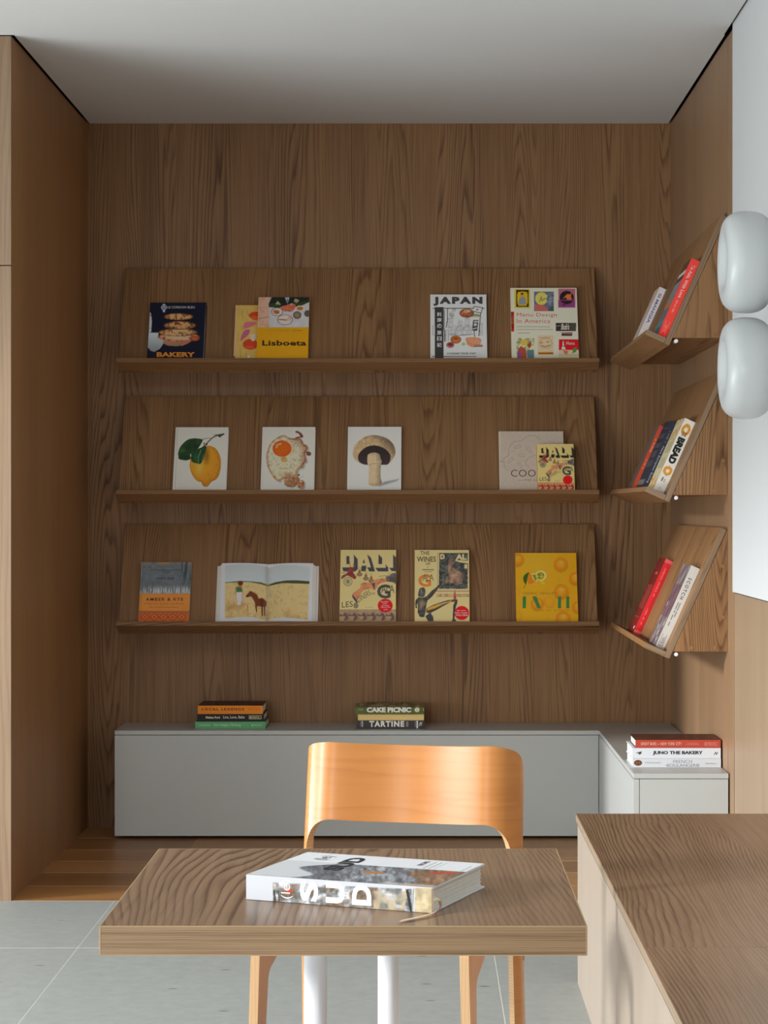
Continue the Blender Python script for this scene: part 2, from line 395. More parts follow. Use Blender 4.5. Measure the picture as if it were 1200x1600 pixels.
# ------------------------------------------------------------------ table
TX0, TX1, TY0, TY1, TZ = -0.408, 0.2105, 2.679, 3.287, 0.740
tc_ = ((TX0 + TX1) / 2, (TY0 + TY1) / 2)
tb = empty('cafe_table', (tc_[0], tc_[1], 0))
tag(tb, 'square walnut-topped table on white posts with a book on it', 'table')
hw, hd = (TX1 - TX0) / 2, (TY1 - TY0) / 2
box('tabletop', -hw + 0.001, hw - 0.001, -hd + 0.001, hd - 0.001, TZ - 0.0375, TZ, M['wood_top'], tb, grain=1, bev=0.0004, uvoff=(8.2, 2.2))
def ring_band():
    for (a, b_, c, d, g) in ((-hw, hw, -hd, -hd + 0.0012, 0), (-hw, hw, hd - 0.0012, hd, 0), (-hw, -hw + 0.0012, -hd + 0.0012, hd - 0.0012, 1), (hw - 0.0012, hw, -hd + 0.0012, hd - 0.0012, 1)):
        box('edge_band', a, b_, c, d, TZ - 0.0365, TZ - 0.0012, M['wood_edge'], tb, grain=g)
        bx0, bx1 = a - 0.0002, b_ + 0.0002
        box('edge_trim', bx0, bx1, c - 0.0002, d + 0.0002, TZ - 0.0012, TZ + 0.0001, M['wood_trim'], tb, grain=g)
        box('edge_trim', bx0, bx1, c - 0.0002, d + 0.0002, TZ - 0.0378, TZ - 0.0365, M['wood_trim'], tb, grain=g)
ring_band()
for sx in (-1, 1):
    box('edge_trim', sx * (hw - 0.0005) - 0.001, sx * (hw - 0.0005) + 0.001, -hd - 0.0003, -hd + 0.001, TZ - 0.0365, TZ - 0.0012, M['wood_trim'], tb, grain=2)
for (px_, py_, r_) in ((-0.1425, 2.85, 0.0158), (-0.0487, 3.13, 0.0155)):
    cyl('post', r_, 0.008, TZ - 0.042, M['white_metal'], tb, Matrix.Translation((px_ - tc_[0], py_ - tc_[1], 0)), seg=40)
box('mounting_plate', -0.12, 0.14, -0.2, 0.2, TZ - 0.042, TZ - 0.038, M['white_metal'], tb)
box('base_plate', -0.22, 0.22, -0.24, 0.24, 0.0, 0.008, M['white_metal'], tb, bev=0.002)

# ------------------------------------------------------------------ wall lamps
def lamp(yc, zc, label):
    r = empty('wall_lamp', (XR - 0.004, yc, zc))
    tag(r, label, 'lamp', 'round white lamps on the right wall')
    X2 = Matrix.Rotation(-R90, 4, 'Y')      # local z of the lathe -> -X (out of the wall)
    def lathe(name, prof, m, seg=96):
        verts, faces = [], []
        for i in range(seg):
            a = 2 * math.pi * i / seg
            for (rr, zz) in prof: verts.append((rr * math.cos(a), rr * math.sin(a), zz))
        n = len(prof)
        for i in range(seg):
            j = (i + 1) % seg
            for k in range(n - 1): faces.append((i*n+k, j*n+k, j*n+k+1, i*n+k+1))
        me = bpy.data.meshes.new(name); me.from_pydata(verts, [], faces); me.validate()
        bm = bmesh.new(); bm.from_mesh(me); bmesh.ops.remove_doubles(bm, verts=bm.verts, dist=1e-5)
        bmesh.ops.recalc_face_normals(bm, faces=bm.faces); bm.to_mesh(me); bm.free()
        return finish(name, me, m, r, smooth=True, matrix=X2)
    RL = 0.140
    prof = [(0.0, 0.030)]
    prof += [(0.088, 0.030)]
    for i in range(0, 25):       # puffed tube, from the back over the rim to the front crest
        a = math.radians(-90 + 180 * i / 24)
        ex = 0.82
        cx, sx_ = math.cos(a), math.sin(a)
        prof.append((0.088 + 0.052 * (abs(cx) ** ex), 0.095 + 0.065 * math.copysign(abs(sx_) ** ex, sx_)))
    prof += [(0.078, 0.1585), (0.070, 0.155), (0.060, 0.149), (0.045, 0.142), (0.025, 0.138), (0.0, 0.137)]
    lathe('shade', prof, M['lamp'])
    lathe('back_rim', [(0.0, 0.0285), (0.105, 0.0285), (0.112, 0.032), (0.115, 0.042), (0.112, 0.046)], M['gasket'])
    lathe('wall_plate', [(0.0, 0.0), (0.078, 0.0), (0.08, 0.003), (0.08, 0.014), (0.077, 0.016), (0.0, 0.016)], M['white_metal'])
    lathe('stem', [(0.0, 0.016), (0.03, 0.016), (0.03, 0.0285), (0.0, 0.0285)], M['white_metal'], 32)
    return r
lamp(5.81, 1.27 + (794 - 410) / 568.0, 'upper puffed round white lamp high on the white wall')
lamp(5.81, 1.27 + (794 - 575.5) / 568.0, 'lower puffed round white lamp directly under its twin')

# ------------------------------------------------------------------ chair
def ply_mat():
    return wood('orange_beech_veneer', (222, 148, 76), (190, 112, 50), rough=0.30, across=6, along=0.6, amp=70, base=160, ring=0.28, fiber=0.18, tone=0.35, fscale=120, spec=0.5)
M['beech'] = ply_mat()
M['ply_edge'] = wood('plywood_edge', (226, 184, 134), (200, 146, 92), rough=0.45, amp=10, base=900, ring=0.5, fiber=0.2)

def chair():
    th = math.radians(-13.3)
    r = empty('dining_chair', (-0.071, 4.27, 0), th)
    tag(r, 'orange beech plywood chair with a wide curved back behind the table', 'chair')
    T = 0.014
    # plan path of the sheet: concave middle, ends rolled back to run fore-and-aft
    HW = 0.2245; RB = 0.058; SB = 0.016
    pts = []
    nmid = 40
    AM = 0.032
    xm = HW - RB * 1.17
    def fmid(x):          # forward (negative y) towards the sides: gentle concave back
        t = x / xm
        return -AM * (t * t) * (1.5 - 0.5 * t * t)
    mid = [(-xm + 2 * xm * i / nmid, fmid(-xm + 2 * xm * i / nmid)) for i in range(nmid + 1)]
    arcR = []
    y0 = fmid(xm)
    a0 = -math.atan(AM / xm)
    for i in range(1, 21):
        a = a0 + (R90 - a0) * i / 20
        arcR.append((xm + RB * (math.sin(a) - math.sin(a0)), y0 + RB * (math.cos(a0) - math.cos(a))))
    xe, ye = arcR[-1]
    for i in range(1, 5):
        arcR.append((xe, ye + SB * i / 4))
    path = [(-x, y) for (x, y) in arcR[::-1]] + mid + arcR
    P = np.array(path)
    seg = np.linalg.norm(np.diff(P, axis=0), axis=1); s = np.concatenate([[0], np.cumsum(seg)]); s -= s[-1] / 2
    Smax = s[-1]
    tang = np.gradient(P, axis=0); tang /= np.linalg.norm(tang, axis=1)[:, None]
    nor = np.stack([tang[:, 1], -tang[:, 0]], axis=1)       # towards the sitter / outside
    ztop, zbot = 0.772, 0.611
    LEG = 0.052; FIL = 0.06; RT = 0.105
    def top(u):
        d = Smax - abs(u)
        zt = ztop - 0.006 * max(0.0, 1 - (u / (Smax - RT)) ** 2)
        if d < RT: return zt - 0.075 * (1 - math.sqrt(max(0, 1 - ((RT - d) / RT) ** 2)))
        return zt
    def bot(u):
        d = Smax - abs(u)
        if d <= LEG: return 0.0
        if d < LEG + FIL:
            q = (LEG + FIL - d) / FIL
            return zbot - 0.085 * (1 - math.sqrt(max(0, 1 - q * q)))
        return zbot - 0.006 * max(0.0, 1 - (u / (Smax - LEG - FIL)) ** 2)
    yb = 0.185
    def pos(i, z, off):
        x, y = P[i] + nor[i] * off
        k = (z - 0.44)
        yy = y + yb + (0.13 * k if k > 0 else -0.07 * k)
        sp = 1 + 0.045 * max(0.0, (0.776 - z)) / 0.776
        return (x * sp, yy, z)
    zfix = sorted(set([ztop, 0.70, zbot - 0.085] + [0.08 * j for j in range(0, 8)]))
    NR = 22
    verts = []; faces = []; mi = []; uvs = []
    ncol = len(P)
    cols = []
    for i in range(ncol):
        t_, b_ = top(s[i]), bot(s[i])
        cols.append([(b_ + (t_ - b_) * j / NR) for j in range(NR + 1)])
    idx = {}
    def V(i, j, side):
        key = (i, j, side)
        if key not in idx:
            z = cols[i][j]
            idx[key] = len(verts); verts.append(pos(i, z, T / 2 if side else -T / 2)); uvs.append((z, float(s[i])))
        return idx[key]
    # columns at the leg boundary share different bottoms: make the jump a straight cut
    legcol = [(Smax - abs(s[i])) <= LEG for i in range(ncol)]
    # for leg columns rows are split so that the top portion matches the neighbouring columns
    for i in range(ncol):
        if legcol[i]:
            t_ = top(s[i]); zz = zbot - 0.085
            up_ = [zz + (t_ - zz) * j / NR for j in range(NR + 1)]
            cols[i] = up_
    for i in range(ncol - 1):
        for j in range(NR):
            faces.append((V(i,j,1), V(i+1,j,1), V(i+1,j+1,1), V(i,j+1,1))); mi.append(0)
            faces.append((V(i,j,0), V(i,j+1,0), V(i+1,j+1,0), V(i+1,j,0))); mi.append(0)
        faces.append((V(i,NR,1), V(i+1,NR,1), V(i+1,NR,0), V(i,NR,0))); mi.append(1)
        if not (legcol[i] and legcol[i+1]):
            faces.append((V(i,0,0), V(i+1,0,0), V(i+1,0,1), V(i,0,1))); mi.append(1)
    # legs continue downwards below zz
    zz = zbot - 0.085
    zs = [zz - zz * j / 16 for j in range(17)]
    def W(i, j, side, leg):
        if j == 0: return V(i, 0, side)
        key = ('w', i, j, side)
        if key not in idx:
            idx[key] = len(verts); verts.append(pos(i, zs[j], T / 2 if side else -T / 2)); uvs.append((zs[j], float(s[i])))
        return idx[key]
    runs = []
    li = [i for i in range(ncol) if legcol[i]]
    left = [i for i in li if s[i] < 0]; right = [i for i in li if s[i] > 0]
    for run in (left, right):
        a, b_ = run[0], run[-1]
        for i in run[:-1]:
            for j in range(16):
                faces.append((W(i,j,1,0), W(i,j+1,1,0), W(i+1,j+1,1,0), W(i+1,j,1,0))); mi.append(0)
                faces.append((W(i,j,0,0), W(i+1,j,0,0), W(i+1,j+1,0,0), W(i,j+1,0,0))); mi.append(0)
            faces.append((W(i,16,0,0), W(i+1,16,0,0), W(i+1,16,1,0), W(i,16,1,0))); mi.append(1)
        for e_ in (a, b_):
            for j in range(16):
                faces.append((W(e_,j,0,0), W(e_,j+1,0,0), W(e_,j+1,1,0), W(e_,j,1,0))); mi.append(1)
    for e_ in (0, ncol - 1):
        for j in range(NR):
            faces.append((V(e_,j,0), V(e_,j+1,0), V(e_,j+1,1), V(e_,j,1))); mi.append(1)
    me = bpy.data.meshes.new('backrest'); me.from_pydata(verts, [], faces)
    me.polygons.foreach_set('material_index', mi)
    uvl = me.uv_layers.new(name='UVMap')
    for l_ in me.loops: uvl.data[l_.index].uv = (uvs[l_.vertex_index][0] + 2.0, uvs[l_.vertex_index][1] + 5.0)
    bm = bmesh.new(); bm.from_mesh(me); bmesh.ops.recalc_face_normals(bm, faces=bm.faces); bm.to_mesh(me); bm.free()
    o = finish('backrest', me, [M['beech'], M['ply_edge']], r)
    for p in me.polygons: p.use_smooth = p.material_index == 0
    # mark the material borders sharp so that the ply edge stays crisp
    bm = bmesh.new(); bm.from_mesh(me)
    for e_ in bm.edges:
        if len(e_.link_faces) == 2 and e_.link_faces[0].material_index != e_.link_faces[1].material_index: e_.smooth = False
    bm.to_mesh(me); bm.free()
    # side frames with the front legs: plywood boards in the side plane, flared at the top into a rail
    for sx in (-1, 1):
        fy = -0.215
        q = [(fy - 0.004, 0.0), (fy + 0.034, 0.0), (fy + 0.062, 0.340), (fy + 0.066, 0.352), (fy + 0.078, 0.362), (fy + 0.20, 0.404), (0.20, 0.408),
             (0.20, 0.437), (fy + 0.02, 0.437), (fy + 0.006, 0.430), (fy, 0.415)]
        x_in = sx * 0.198; x_out = sx * 0.216
        bm = bmesh.new()
        a = [bm.verts.new((x_in + sx * (0.0 + 0.012 * (0.437 - p[1]) / 0.437), p[0], p[1])) for p in q]
        b = [bm.verts.new((x_out + sx * (0.0 + 0.012 * (0.437 - p[1]) / 0.437), p[0], p[1])) for p in q]
        n = len(q); f1 = bm.faces.new(a); f2 = bm.faces.new(b)
        for i in range(n):
            f = bm.faces.new((a[i], b[i], b[(i+1) % n], a[(i+1) % n])); f.material_index = 1
        bmesh.ops.recalc_face_normals(bm, faces=bm.faces)
        finish('front_leg', to_mesh(bm, 'front_leg'), [M['beech'], M['ply_edge']], r, grain=2)
    # seat: thin dished plywood with rounded corners
    n = 28; top_v = []; verts = []; faces = []
    def sq(a, rx, ry, e=0.42):
        c_, s_ = math.cos(a), math.sin(a)
        return (rx * math.copysign(abs(c_) ** e, c_), ry * math.copysign(abs(s_) ** e, s_))
    NA, NRR = 64, 8
    for side in (0, 1):
        for k in range(NRR + 1):
            for i in range(NA):
                x, y = sq(2 * math.pi * i / NA, 0.196 * k / NRR, 0.205 * k / NRR)
                dish = -0.010 * (1 - (k / NRR) ** 2)
                verts.append((x, y - 0.01, 0.452 + dish - (0.012 if side else 0)))
    off = (NRR + 1) * NA
    for k in range(NRR):
        for i in range(NA):
            j = (i + 1) % NA
            faces.append((k*NA+i, k*NA+j, (k+1)*NA+j, (k+1)*NA+i))
            faces.append((off+k*NA+i, off+(k+1)*NA+i, off+(k+1)*NA+j, off+k*NA+j))
    for i in range(NA):
        j = (i + 1) % NA; k = NRR
        faces.append((k*NA+i, k*NA+j, off+k*NA+j, off+k*NA+i))
    me = bpy.data.meshes.new('seat'); me.from_pydata(verts, [], faces)
    bm = bmesh.new(); bm.from_mesh(me); bmesh.ops.remove_doubles(bm, verts=bm.verts, dist=1e-6); bmesh.ops.recalc_face_normals(bm, faces=bm.faces); bm.to_mesh(me); bm.free()
    finish('seat', me, M['beech'], r, grain=1)
    for sx in (-1, 1):
        m_ = Matrix.Translation((sx * 0.221, 0.235, 0.325)) @ Matrix.Rotation(sx * R90, 4, 'Y')
        cyl('knob', 0.0075, 0.0, 0.02, M['beech'], r, m_, seg=20, bev=0.002)
    return r
chair()

# ================================================================== BOOKS
# ---- printed art: a fine grid of vertex colours laid over the cover (flat print), plus lettering cut from the built-in font
KI = 0.46                      # how strongly covers are lit: ink = colour seen / light
def ink(c, k):
    v = lin(c) / k
    return v / np.maximum(1.0, v.max(-1, keepdims=True) / 0.88)

class Art:
    """ink sheet on a plane of a thing. M: thing matrix; o,ex,ey: plane origin and unit axes (local); en: outward normal (local);
    w,h: size; crop: (x0,y0,scale) turns the layout sketch coordinates into photo pixels"""
    def __init__(self, M, o, ex, ey, en, w, h, crop, nx, ny, base, k):
        self.M, self.o, self.ex, self.ey, self.en, self.w, self.h, self.k = M, Vector(o), Vector(ex), Vector(ey), Vector(en), w, h, k
        self.crop = crop
        Mi = np.array(M)
        self.nx, self.ny = nx, ny
        u = np.linspace(0, w, nx + 1); v = np.linspace(0, h, ny + 1)
        self.U, self.V = np.meshgrid(u, v)
        Pl = np.array(self.o)[None, None] + self.U[..., None] * np.array(self.ex) + self.V[..., None] * np.array(self.ey)
        W = Pl @ Mi[:3, :3].T + Mi[:3, 3]
        px = CXP + FPX * W[..., 0] / W[..., 1]; py_ = CYP - FPX * (W[..., 2] - H_CAM) / W[..., 1]
        self.X = (px - crop[0]) * crop[2]; self.Y = (py_ - crop[1]) * crop[2]
        self.C = np.empty(self.X.shape + (3,)); self.C[:] = base
        self.rng = np.random.RandomState(int(w * 10007 + h * 5003 + crop[0]))
        self.extra = []     # lettering
        self.px = 1.0 * crop[2]
    def blend(self, a, col):
        a = np.clip(a, 0, 1)[..., None]
        self.C = self.C * (1 - a) + np.asarray(col, float) * a
    def sd(self, pts, closed=True):
        P = np.asarray(pts, float); n = len(P)
        d2 = np.full(self.X.shape, 1e18); ins = np.zeros(self.X.shape, bool)
        for i in range(n if closed else n - 1):
            a = P[i]; b = P[(i + 1) % n]; e = b - a; L2 = max(1e-9, (e ** 2).sum())
            wx, wy = self.X - a[0], self.Y - a[1]
            t = np.clip((wx * e[0] + wy * e[1]) / L2, 0, 1)
            d2 = np.minimum(d2, (wx - t * e[0]) ** 2 + (wy - t * e[1]) ** 2)
            if closed and a[1] != b[1]:
                c = ((a[1] > self.Y) != (b[1] > self.Y)) & (self.X < e[0] * (self.Y - a[1]) / e[1] + a[0])
                ins ^= c
        d = np.sqrt(d2)
        return np.where(ins, -d, d) if closed else d
    def smooth(self, pts, n=6):
        P = np.asarray(pts, float); m = len(P); out = []
        for i in range(m):
            p0, p1, p2, p3 = P[i-1], P[i], P[(i+1) % m], P[(i+2) % m]
            for j in range(n):
                t = j / n
                out.append(0.5 * ((2*p1) + (-p0+p2)*t + (2*p0-5*p1+4*p2-p3)*t*t + (-p0+3*p1-3*p2+p3)*t**3))
        return np.array(out)
    def poly(self, pts, col, soft=None, smooth=False, shade=None):
        """shade: (dx,dy,amount) linear darkening; soft in sketch units"""
        if smooth: pts = self.smooth(pts)
        s = self.sd(pts); soft = soft or self.px * 0.5
        a = 0.5 - s / soft
        c = np.asarray(col, float)
        if shade:
            P = np.asarray(pts); cx, cy = P.mean(0); r = max(np.ptp(P[:, 0]), np.ptp(P[:, 1])) / 2
            g = ((self.X - cx) * shade[0] + (self.Y - cy) * shade[1]) / r
            c = c[None, None] * (1 - shade[2] * np.clip(g * 0.5 + 0.5, 0, 1.2))[..., None]
        self.blend(a, c); return s
    def rect(self, x0, y0, x1, y1, col, **k): return self.poly([(x0,y0),(x1,y0),(x1,y1),(x0,y1)], col, **k)
    def ell(self, cx, cy, rx, ry, col, rot=0, soft=None, edge=None, epow=2.0):
        c, s = math.cos(math.radians(rot)), math.sin(math.radians(rot))
        x = (self.X - cx) * c + (self.Y - cy) * s; y = -(self.X - cx) * s + (self.Y - cy) * c
        q = np.sqrt((x / rx) ** 2 + (y / ry) ** 2); soft = soft or self.px * 0.5
        a = 0.5 - (q - 1) * min(rx, ry) / soft
        cc = np.asarray(col, float)
        if edge is not None:
            t = np.clip(q, 0, 1)[..., None] ** epow
            cc = cc * (1 - t) + np.asarray(edge, float) * t
        self.blend(a, cc)
    def ring(self, cx, cy, rx, ry, wd, col):
        q = np.sqrt(((self.X - cx) / rx) ** 2 + ((self.Y - cy) / ry) ** 2)
        self.blend(0.5 - (np.abs(q - 1) * min(rx, ry) - wd / 2) / (self.px * 0.5), col)
    def line(self, pts, wd, col, smooth=False, alpha=1.0):
        d = self.sd(pts, closed=False)
        self.blend(np.clip(0.5 - (d - wd / 2) / (self.px * 0.5), 0, 1) * alpha, col)
    def noise(self, scale, seed=0):
        """value noise, 'scale' sketch units per cell, returns -1..1"""
        r = np.random.RandomState(seed); n = 64; G = r.uniform(-1, 1, (n, n))
        sx = scale if isinstance(scale, (int, float)) else scale[0]; sy = scale if isinstance(scale, (int, float)) else scale[1]
        x = self.X / sx; y = self.Y / sy; xi = np.floor(x).astype(int); yi = np.floor(y).astype(int)
        fx, fy = x - xi, y - yi; fx = fx * fx * (3 - 2 * fx); fy = fy * fy * (3 - 2 * fy)
        g = lambda a, b: G[a % n, b % n]
        return (g(yi, xi) * (1-fx) + g(yi, xi+1) * fx) * (1-fy) + (g(yi+1, xi) * (1-fx) + g(yi+1, xi+1) * fx) * fy
    def mottle(self, mask, amp, scale, seed=0, tint=(1, 1, 1)):
        n = self.noise(scale, seed) * 0.6 + self.noise(scale * 0.45 if isinstance(scale, (int, float)) else (scale[0] * .45, scale[1] * .45), seed + 1) * 0.4
        self.C *= 1 + (np.clip(mask, 0, 1) * n * amp)[..., None] * np.asarray(tint)
    def inside(self, pts, smooth=False, soft=None):
        if smooth: pts = self.smooth(pts)
        return np.clip(0.5 - self.sd(pts) / (soft or self.px), 0, 1)
    def scribble(self, x0, y0, x1, y1, col, n=8, wd=None, alpha=0.8):
        """a line of print too small to read at this distance"""
        wd = wd or self.px * 0.7
        x = x0
        while x < x1:
            l = self.rng.uniform(0.6, 1.8) * self.px * 1.6
            self.line([(x, y0 + (y1-y0) * (x-x0) / max(1e-6, x1-x0)), (min(x1, x + l), y0 + (y1-y0) * (min(x1, x+l)-x0) / max(1e-6, x1-x0))], wd, col, alpha=alpha)
            x += l + self.px * 0.7
    # -------- lettering
    def local(self, cx, cy):
        """sketch point -> (u,v) on the plane"""
        px = cx / self.crop[2] + self.crop[0]; py_ = cy / self.crop[2] + self.crop[1]
        R = Vector(((px - CXP) / FPX, 1.0, -(py_ - CYP) / FPX))
        O = self.M @ self.o; A3 = self.M.to_3x3(); EX, EY = A3 @ self.ex, A3 @ self.ey; Nn = A3 @ self.en
        C0 = Vector((0, 0, H_CAM))
        t = (O - C0).dot(Nn) / R.dot(Nn)
        Q = C0 + R * t - O
        return Q.dot(EX), Q.dot(EY)
    def text(self, s, x0, y0, x1, y1, col, bold=0.0, space=1.0, xdir=None, shear=0.0):
        """fit the word into the box (x0,y0)-(x1,y1) of the sketch; xdir=(bx,by, ux,uy, vx,vy): bottom-left, bottom-right, top-left for turned words"""
        vs, fs = glyphs(s, bold, space, shear)
        if xdir: bl, br, tl = xdir
        else: bl, br, tl = (x0, y1), (x1, y1), (x0, y0)
        a = np.array(self.local(*bl)); b = np.array(self.local(*br)) - a; c = np.array(self.local(*tl)) - a
        uv = a[None] + vs[:, :1] * b[None] + vs[:, 1:] * c[None]
        self.extra.append((uv, fs, col))
    def tuv(self, s, u0, v0, u1, v1, col, bold=0.0, space=1.0, rot=0):
        """lettering in plane metres; rot=90: reads downwards (top of letters to +u)"""
        vs, fs = glyphs(s, bold, space, 0.0)
        if rot == 0: uv = np.stack([u0 + vs[:, 0] * (u1 - u0), v0 + vs[:, 1] * (v1 - v0)], 1)
        elif rot == 90: uv = np.stack([u0 + vs[:, 1] * (u1 - u0), v1 - vs[:, 0] * (v1 - v0)], 1)
        self.extra.append((uv, fs, col))
    def build(self, name, parent, eps=0.0004, surf=None):
        nx, ny = self.nx, self.ny
        def P3(u, v, lift):
            off = surf(u, v) if surf is not None else 0.0
            return (np.array(self.o)[None] + u[:, None] * np.array(self.ex) + v[:, None] * np.array(self.ey)
                    + (lift + off)[:, None] * np.array(self.en))
        U, V = self.U.ravel(), self.V.ravel()
        co = [P3(U, V, np.full(U.shape, eps))]
        cl = [ink(self.C.reshape(-1, 3), self.k)]
        i = np.arange(nx * ny); r, c = i // nx, i % nx
        a = r * (nx + 1) + c
        quads = np.stack([a, a + 1, a + nx + 2, a + nx + 1], 1)
        if Vector(self.ex).cross(self.ey).dot(self.en) < 0: quads = quads[:, ::-1]
        loops = [quads.ravel()]; starts = [np.arange(nx * ny) * 4]; tot = nx * ny * 4; off = len(U)
        for q, (uv, fs, col) in enumerate(self.extra):
            uu = np.clip(uv[:, 0], 0, self.w); vv = np.clip(uv[:, 1], 0, self.h)
            co.append(P3(uu, vv, np.full(uu.shape, eps + 0.0003)))
            cl.append(np.tile(ink(np.array(col, float), self.k), (len(uu), 1)))
            for f in fs:
                loops.append(np.array(f) + off); starts.append(np.array([tot])); tot += len(f)
            off += len(uu)
        co = np.concatenate(co); cl = np.concatenate(cl); loops = np.concatenate(loops); starts = np.concatenate(starts)
        me = bpy.data.meshes.new(name)
        me.vertices.add(len(co)); me.vertices.foreach_set('co', co.astype(np.float32).ravel())
        me.loops.add(len(loops)); me.loops.foreach_set('vertex_index', loops.astype(np.int32))
        me.polygons.add(len(starts)); me.polygons.foreach_set('loop_start', starts.astype(np.int32))
        me.update(calc_edges=True); me.validate()
        at = me.color_attributes.new('ink', 'FLOAT_COLOR', 'POINT')
        at.data.foreach_set('color', np.concatenate([cl, np.ones((len(cl), 1))], 1).astype(np.float32).ravel())
        me.materials.append(M['print'])
        o = bpy.data.objects.new(name, me); COL.objects.link(o); o.parent = parent
        return o

_gc = {}
def glyphs(s, bold, space, shear):
    key = (s, bold, space, shear)
    if key in _gc: return _gc[key]
    cu = bpy.data.curves.new('lettering', 'FONT'); cu.body = s; cu.size = 1.0; cu.offset = bold; cu.space_character = space; cu.shear = shear
    cu.resolution_u = 3; cu.fill_mode = 'FRONT'
    ob = bpy.data.objects.new('lettering', cu)
    me = bpy.data.meshes.new_from_object(ob)
    v = np.empty(len(me.vertices) * 3); me.vertices.foreach_get('co', v); v = v.reshape(-1, 3)[:, :2]
    fs = [tuple(p.vertices) for p in me.polygons]
    bpy.data.objects.remove(ob); bpy.data.curves.remove(cu); bpy.data.meshes.remove(me)
    v = (v - v.min(0)) / np.maximum(1e-9, np.ptp(v, axis=0))
    _gc[key] = (v, fs)
    return _gc[key]

_mc = {}
def cover_mat(col, k):
    key = tuple(int(x) for x in col) + (k,)
    if key not in _mc:
        c = ink(col, k)
        srgb = np.where(c <= 0.0031308, c * 12.92, 1.055 * c ** (1 / 2.4) - 0.055) * 255
        _mc[key] = mat('book_cover', srgb, 0.5, noise=0.03, nscale=30, spec=0.3, alb=1.0)
    return _mc[key]

def book_body(r, W, Hh, T, cover, k, paperback=False, spine=None):
    """upright frame: x 0..W (spine at x=0), y -T..0 (front cover at y=-T), z 0..Hh"""
    c = 0.0022 if not paperback else 0.0006
    bm = bmesh.new()
    bm_box(bm, 0, W, -T, -T + c, 0, Hh, 0.0004); bm_box(bm, 0, W, -c, 0, 0, Hh, 0.0004)
    me = to_mesh(bm, 'cover'); finish('cover', me, cover_mat(cover, k), r)
    bm = bmesh.new(); bm_box(bm, 0, c * 1.2, -T + c, -c, 0, Hh, 0.0)
    finish('spine', to_mesh(bm, 'spine'), cover_mat(spine if spine is not None else cover, k), r)
    i = 0.003 if not paperback else 0.0002
    bm = bmesh.new(); n = 9
    t0, t1 = -T + c, -c
    for q in range(n):      # page block in thin gatherings, each a hair different
        a = t0 + (t1 - t0) * q / n; b_ = t0 + (t1 - t0) * (q + 1) / n - 0.00012
        j = 0.0004 * ((q * 7) % 3)
        bm_box(bm, c * 1.2, W - i - j, a, b_, i + j * .5, Hh - i - j * .5)
    finish('pages', to_mesh(bm, 'pages'), M['paper'], r)

def frame(o, ex, ey, ez):
    m = Matrix.Identity(4)
    for i, v in enumerate((ex, ey, ez)):
        for j in range(3): m[j][i] = v[j]
    m.translation = Vector(o)
    return m

# inner corner of a shelf and its tilt
ID = CD + TH * CA - TH * SA; IZ = TH * SA + TH * CA
def solve_h(off, T, ytop, zc):
    """height of a book leaning on the back-wall shelf whose front cover's top edge is seen at ytop"""
    lo, hi = 0.05, 0.45
    for _ in range(40):
        h = (lo + hi) / 2
        d = ID - h * SA + (off + T) * CA; z = zc + IZ + h * CA + (off + T) * SA
        y = CYP - FPX * (z - H_CAM) / (YB - d)
        if y > ytop: lo = h
        else: hi = h
    return (lo + hi) / 2, YB - d
def shelf_book(name, label, k, xl, xr, ytop, T, cover, crop, paint, off=0.0, paperback=False, spine=None, ki=None, group=None, nx=None, cat='book'):
    zc = ZS[k]; ki = ki or KI
    Hh, Yt = solve_h(off, T, ytop, zc)
    X0, X1 = (xl - CXP) * Yt / FPX, (xr - CXP) * Yt / FPX
    W = X1 - X0
    o = Vector((X0, YB - ID - (off + 0.0004) * CA, zc + IZ + (off + 0.0004) * SA + 0.0003))
    mtx = frame(o, (1, 0, 0), (0, CA, -SA), (0, SA, CA))
    r = empty(name, matrix=mtx); tag(r, label, cat, group)
    book_body(r, W, Hh, T, cover, ki, paperback, spine)
    a = Art(mtx, (0.0004, -T, 0.0004), (1, 0, 0), (0, 0, 1), (0, -1, 0), W - 0.0008, Hh - 0.0008, crop, nx or int(W * 560), int(Hh * 520), cover, ki)
    paint(a)
    a.build('cover_print', r)
    return r, W, Hh, T, mtx, ki

def hinge(a, x, x2, y0, y1, col, wd=None):
    a.line([(x, y0), (x2, y1)], wd or a.px * 0.9, col, alpha=0.8)

G1, G2, G3 = 'cookbooks on the top back shelf', 'cookbooks on the middle back shelf', 'cookbooks on the bottom back shelf'
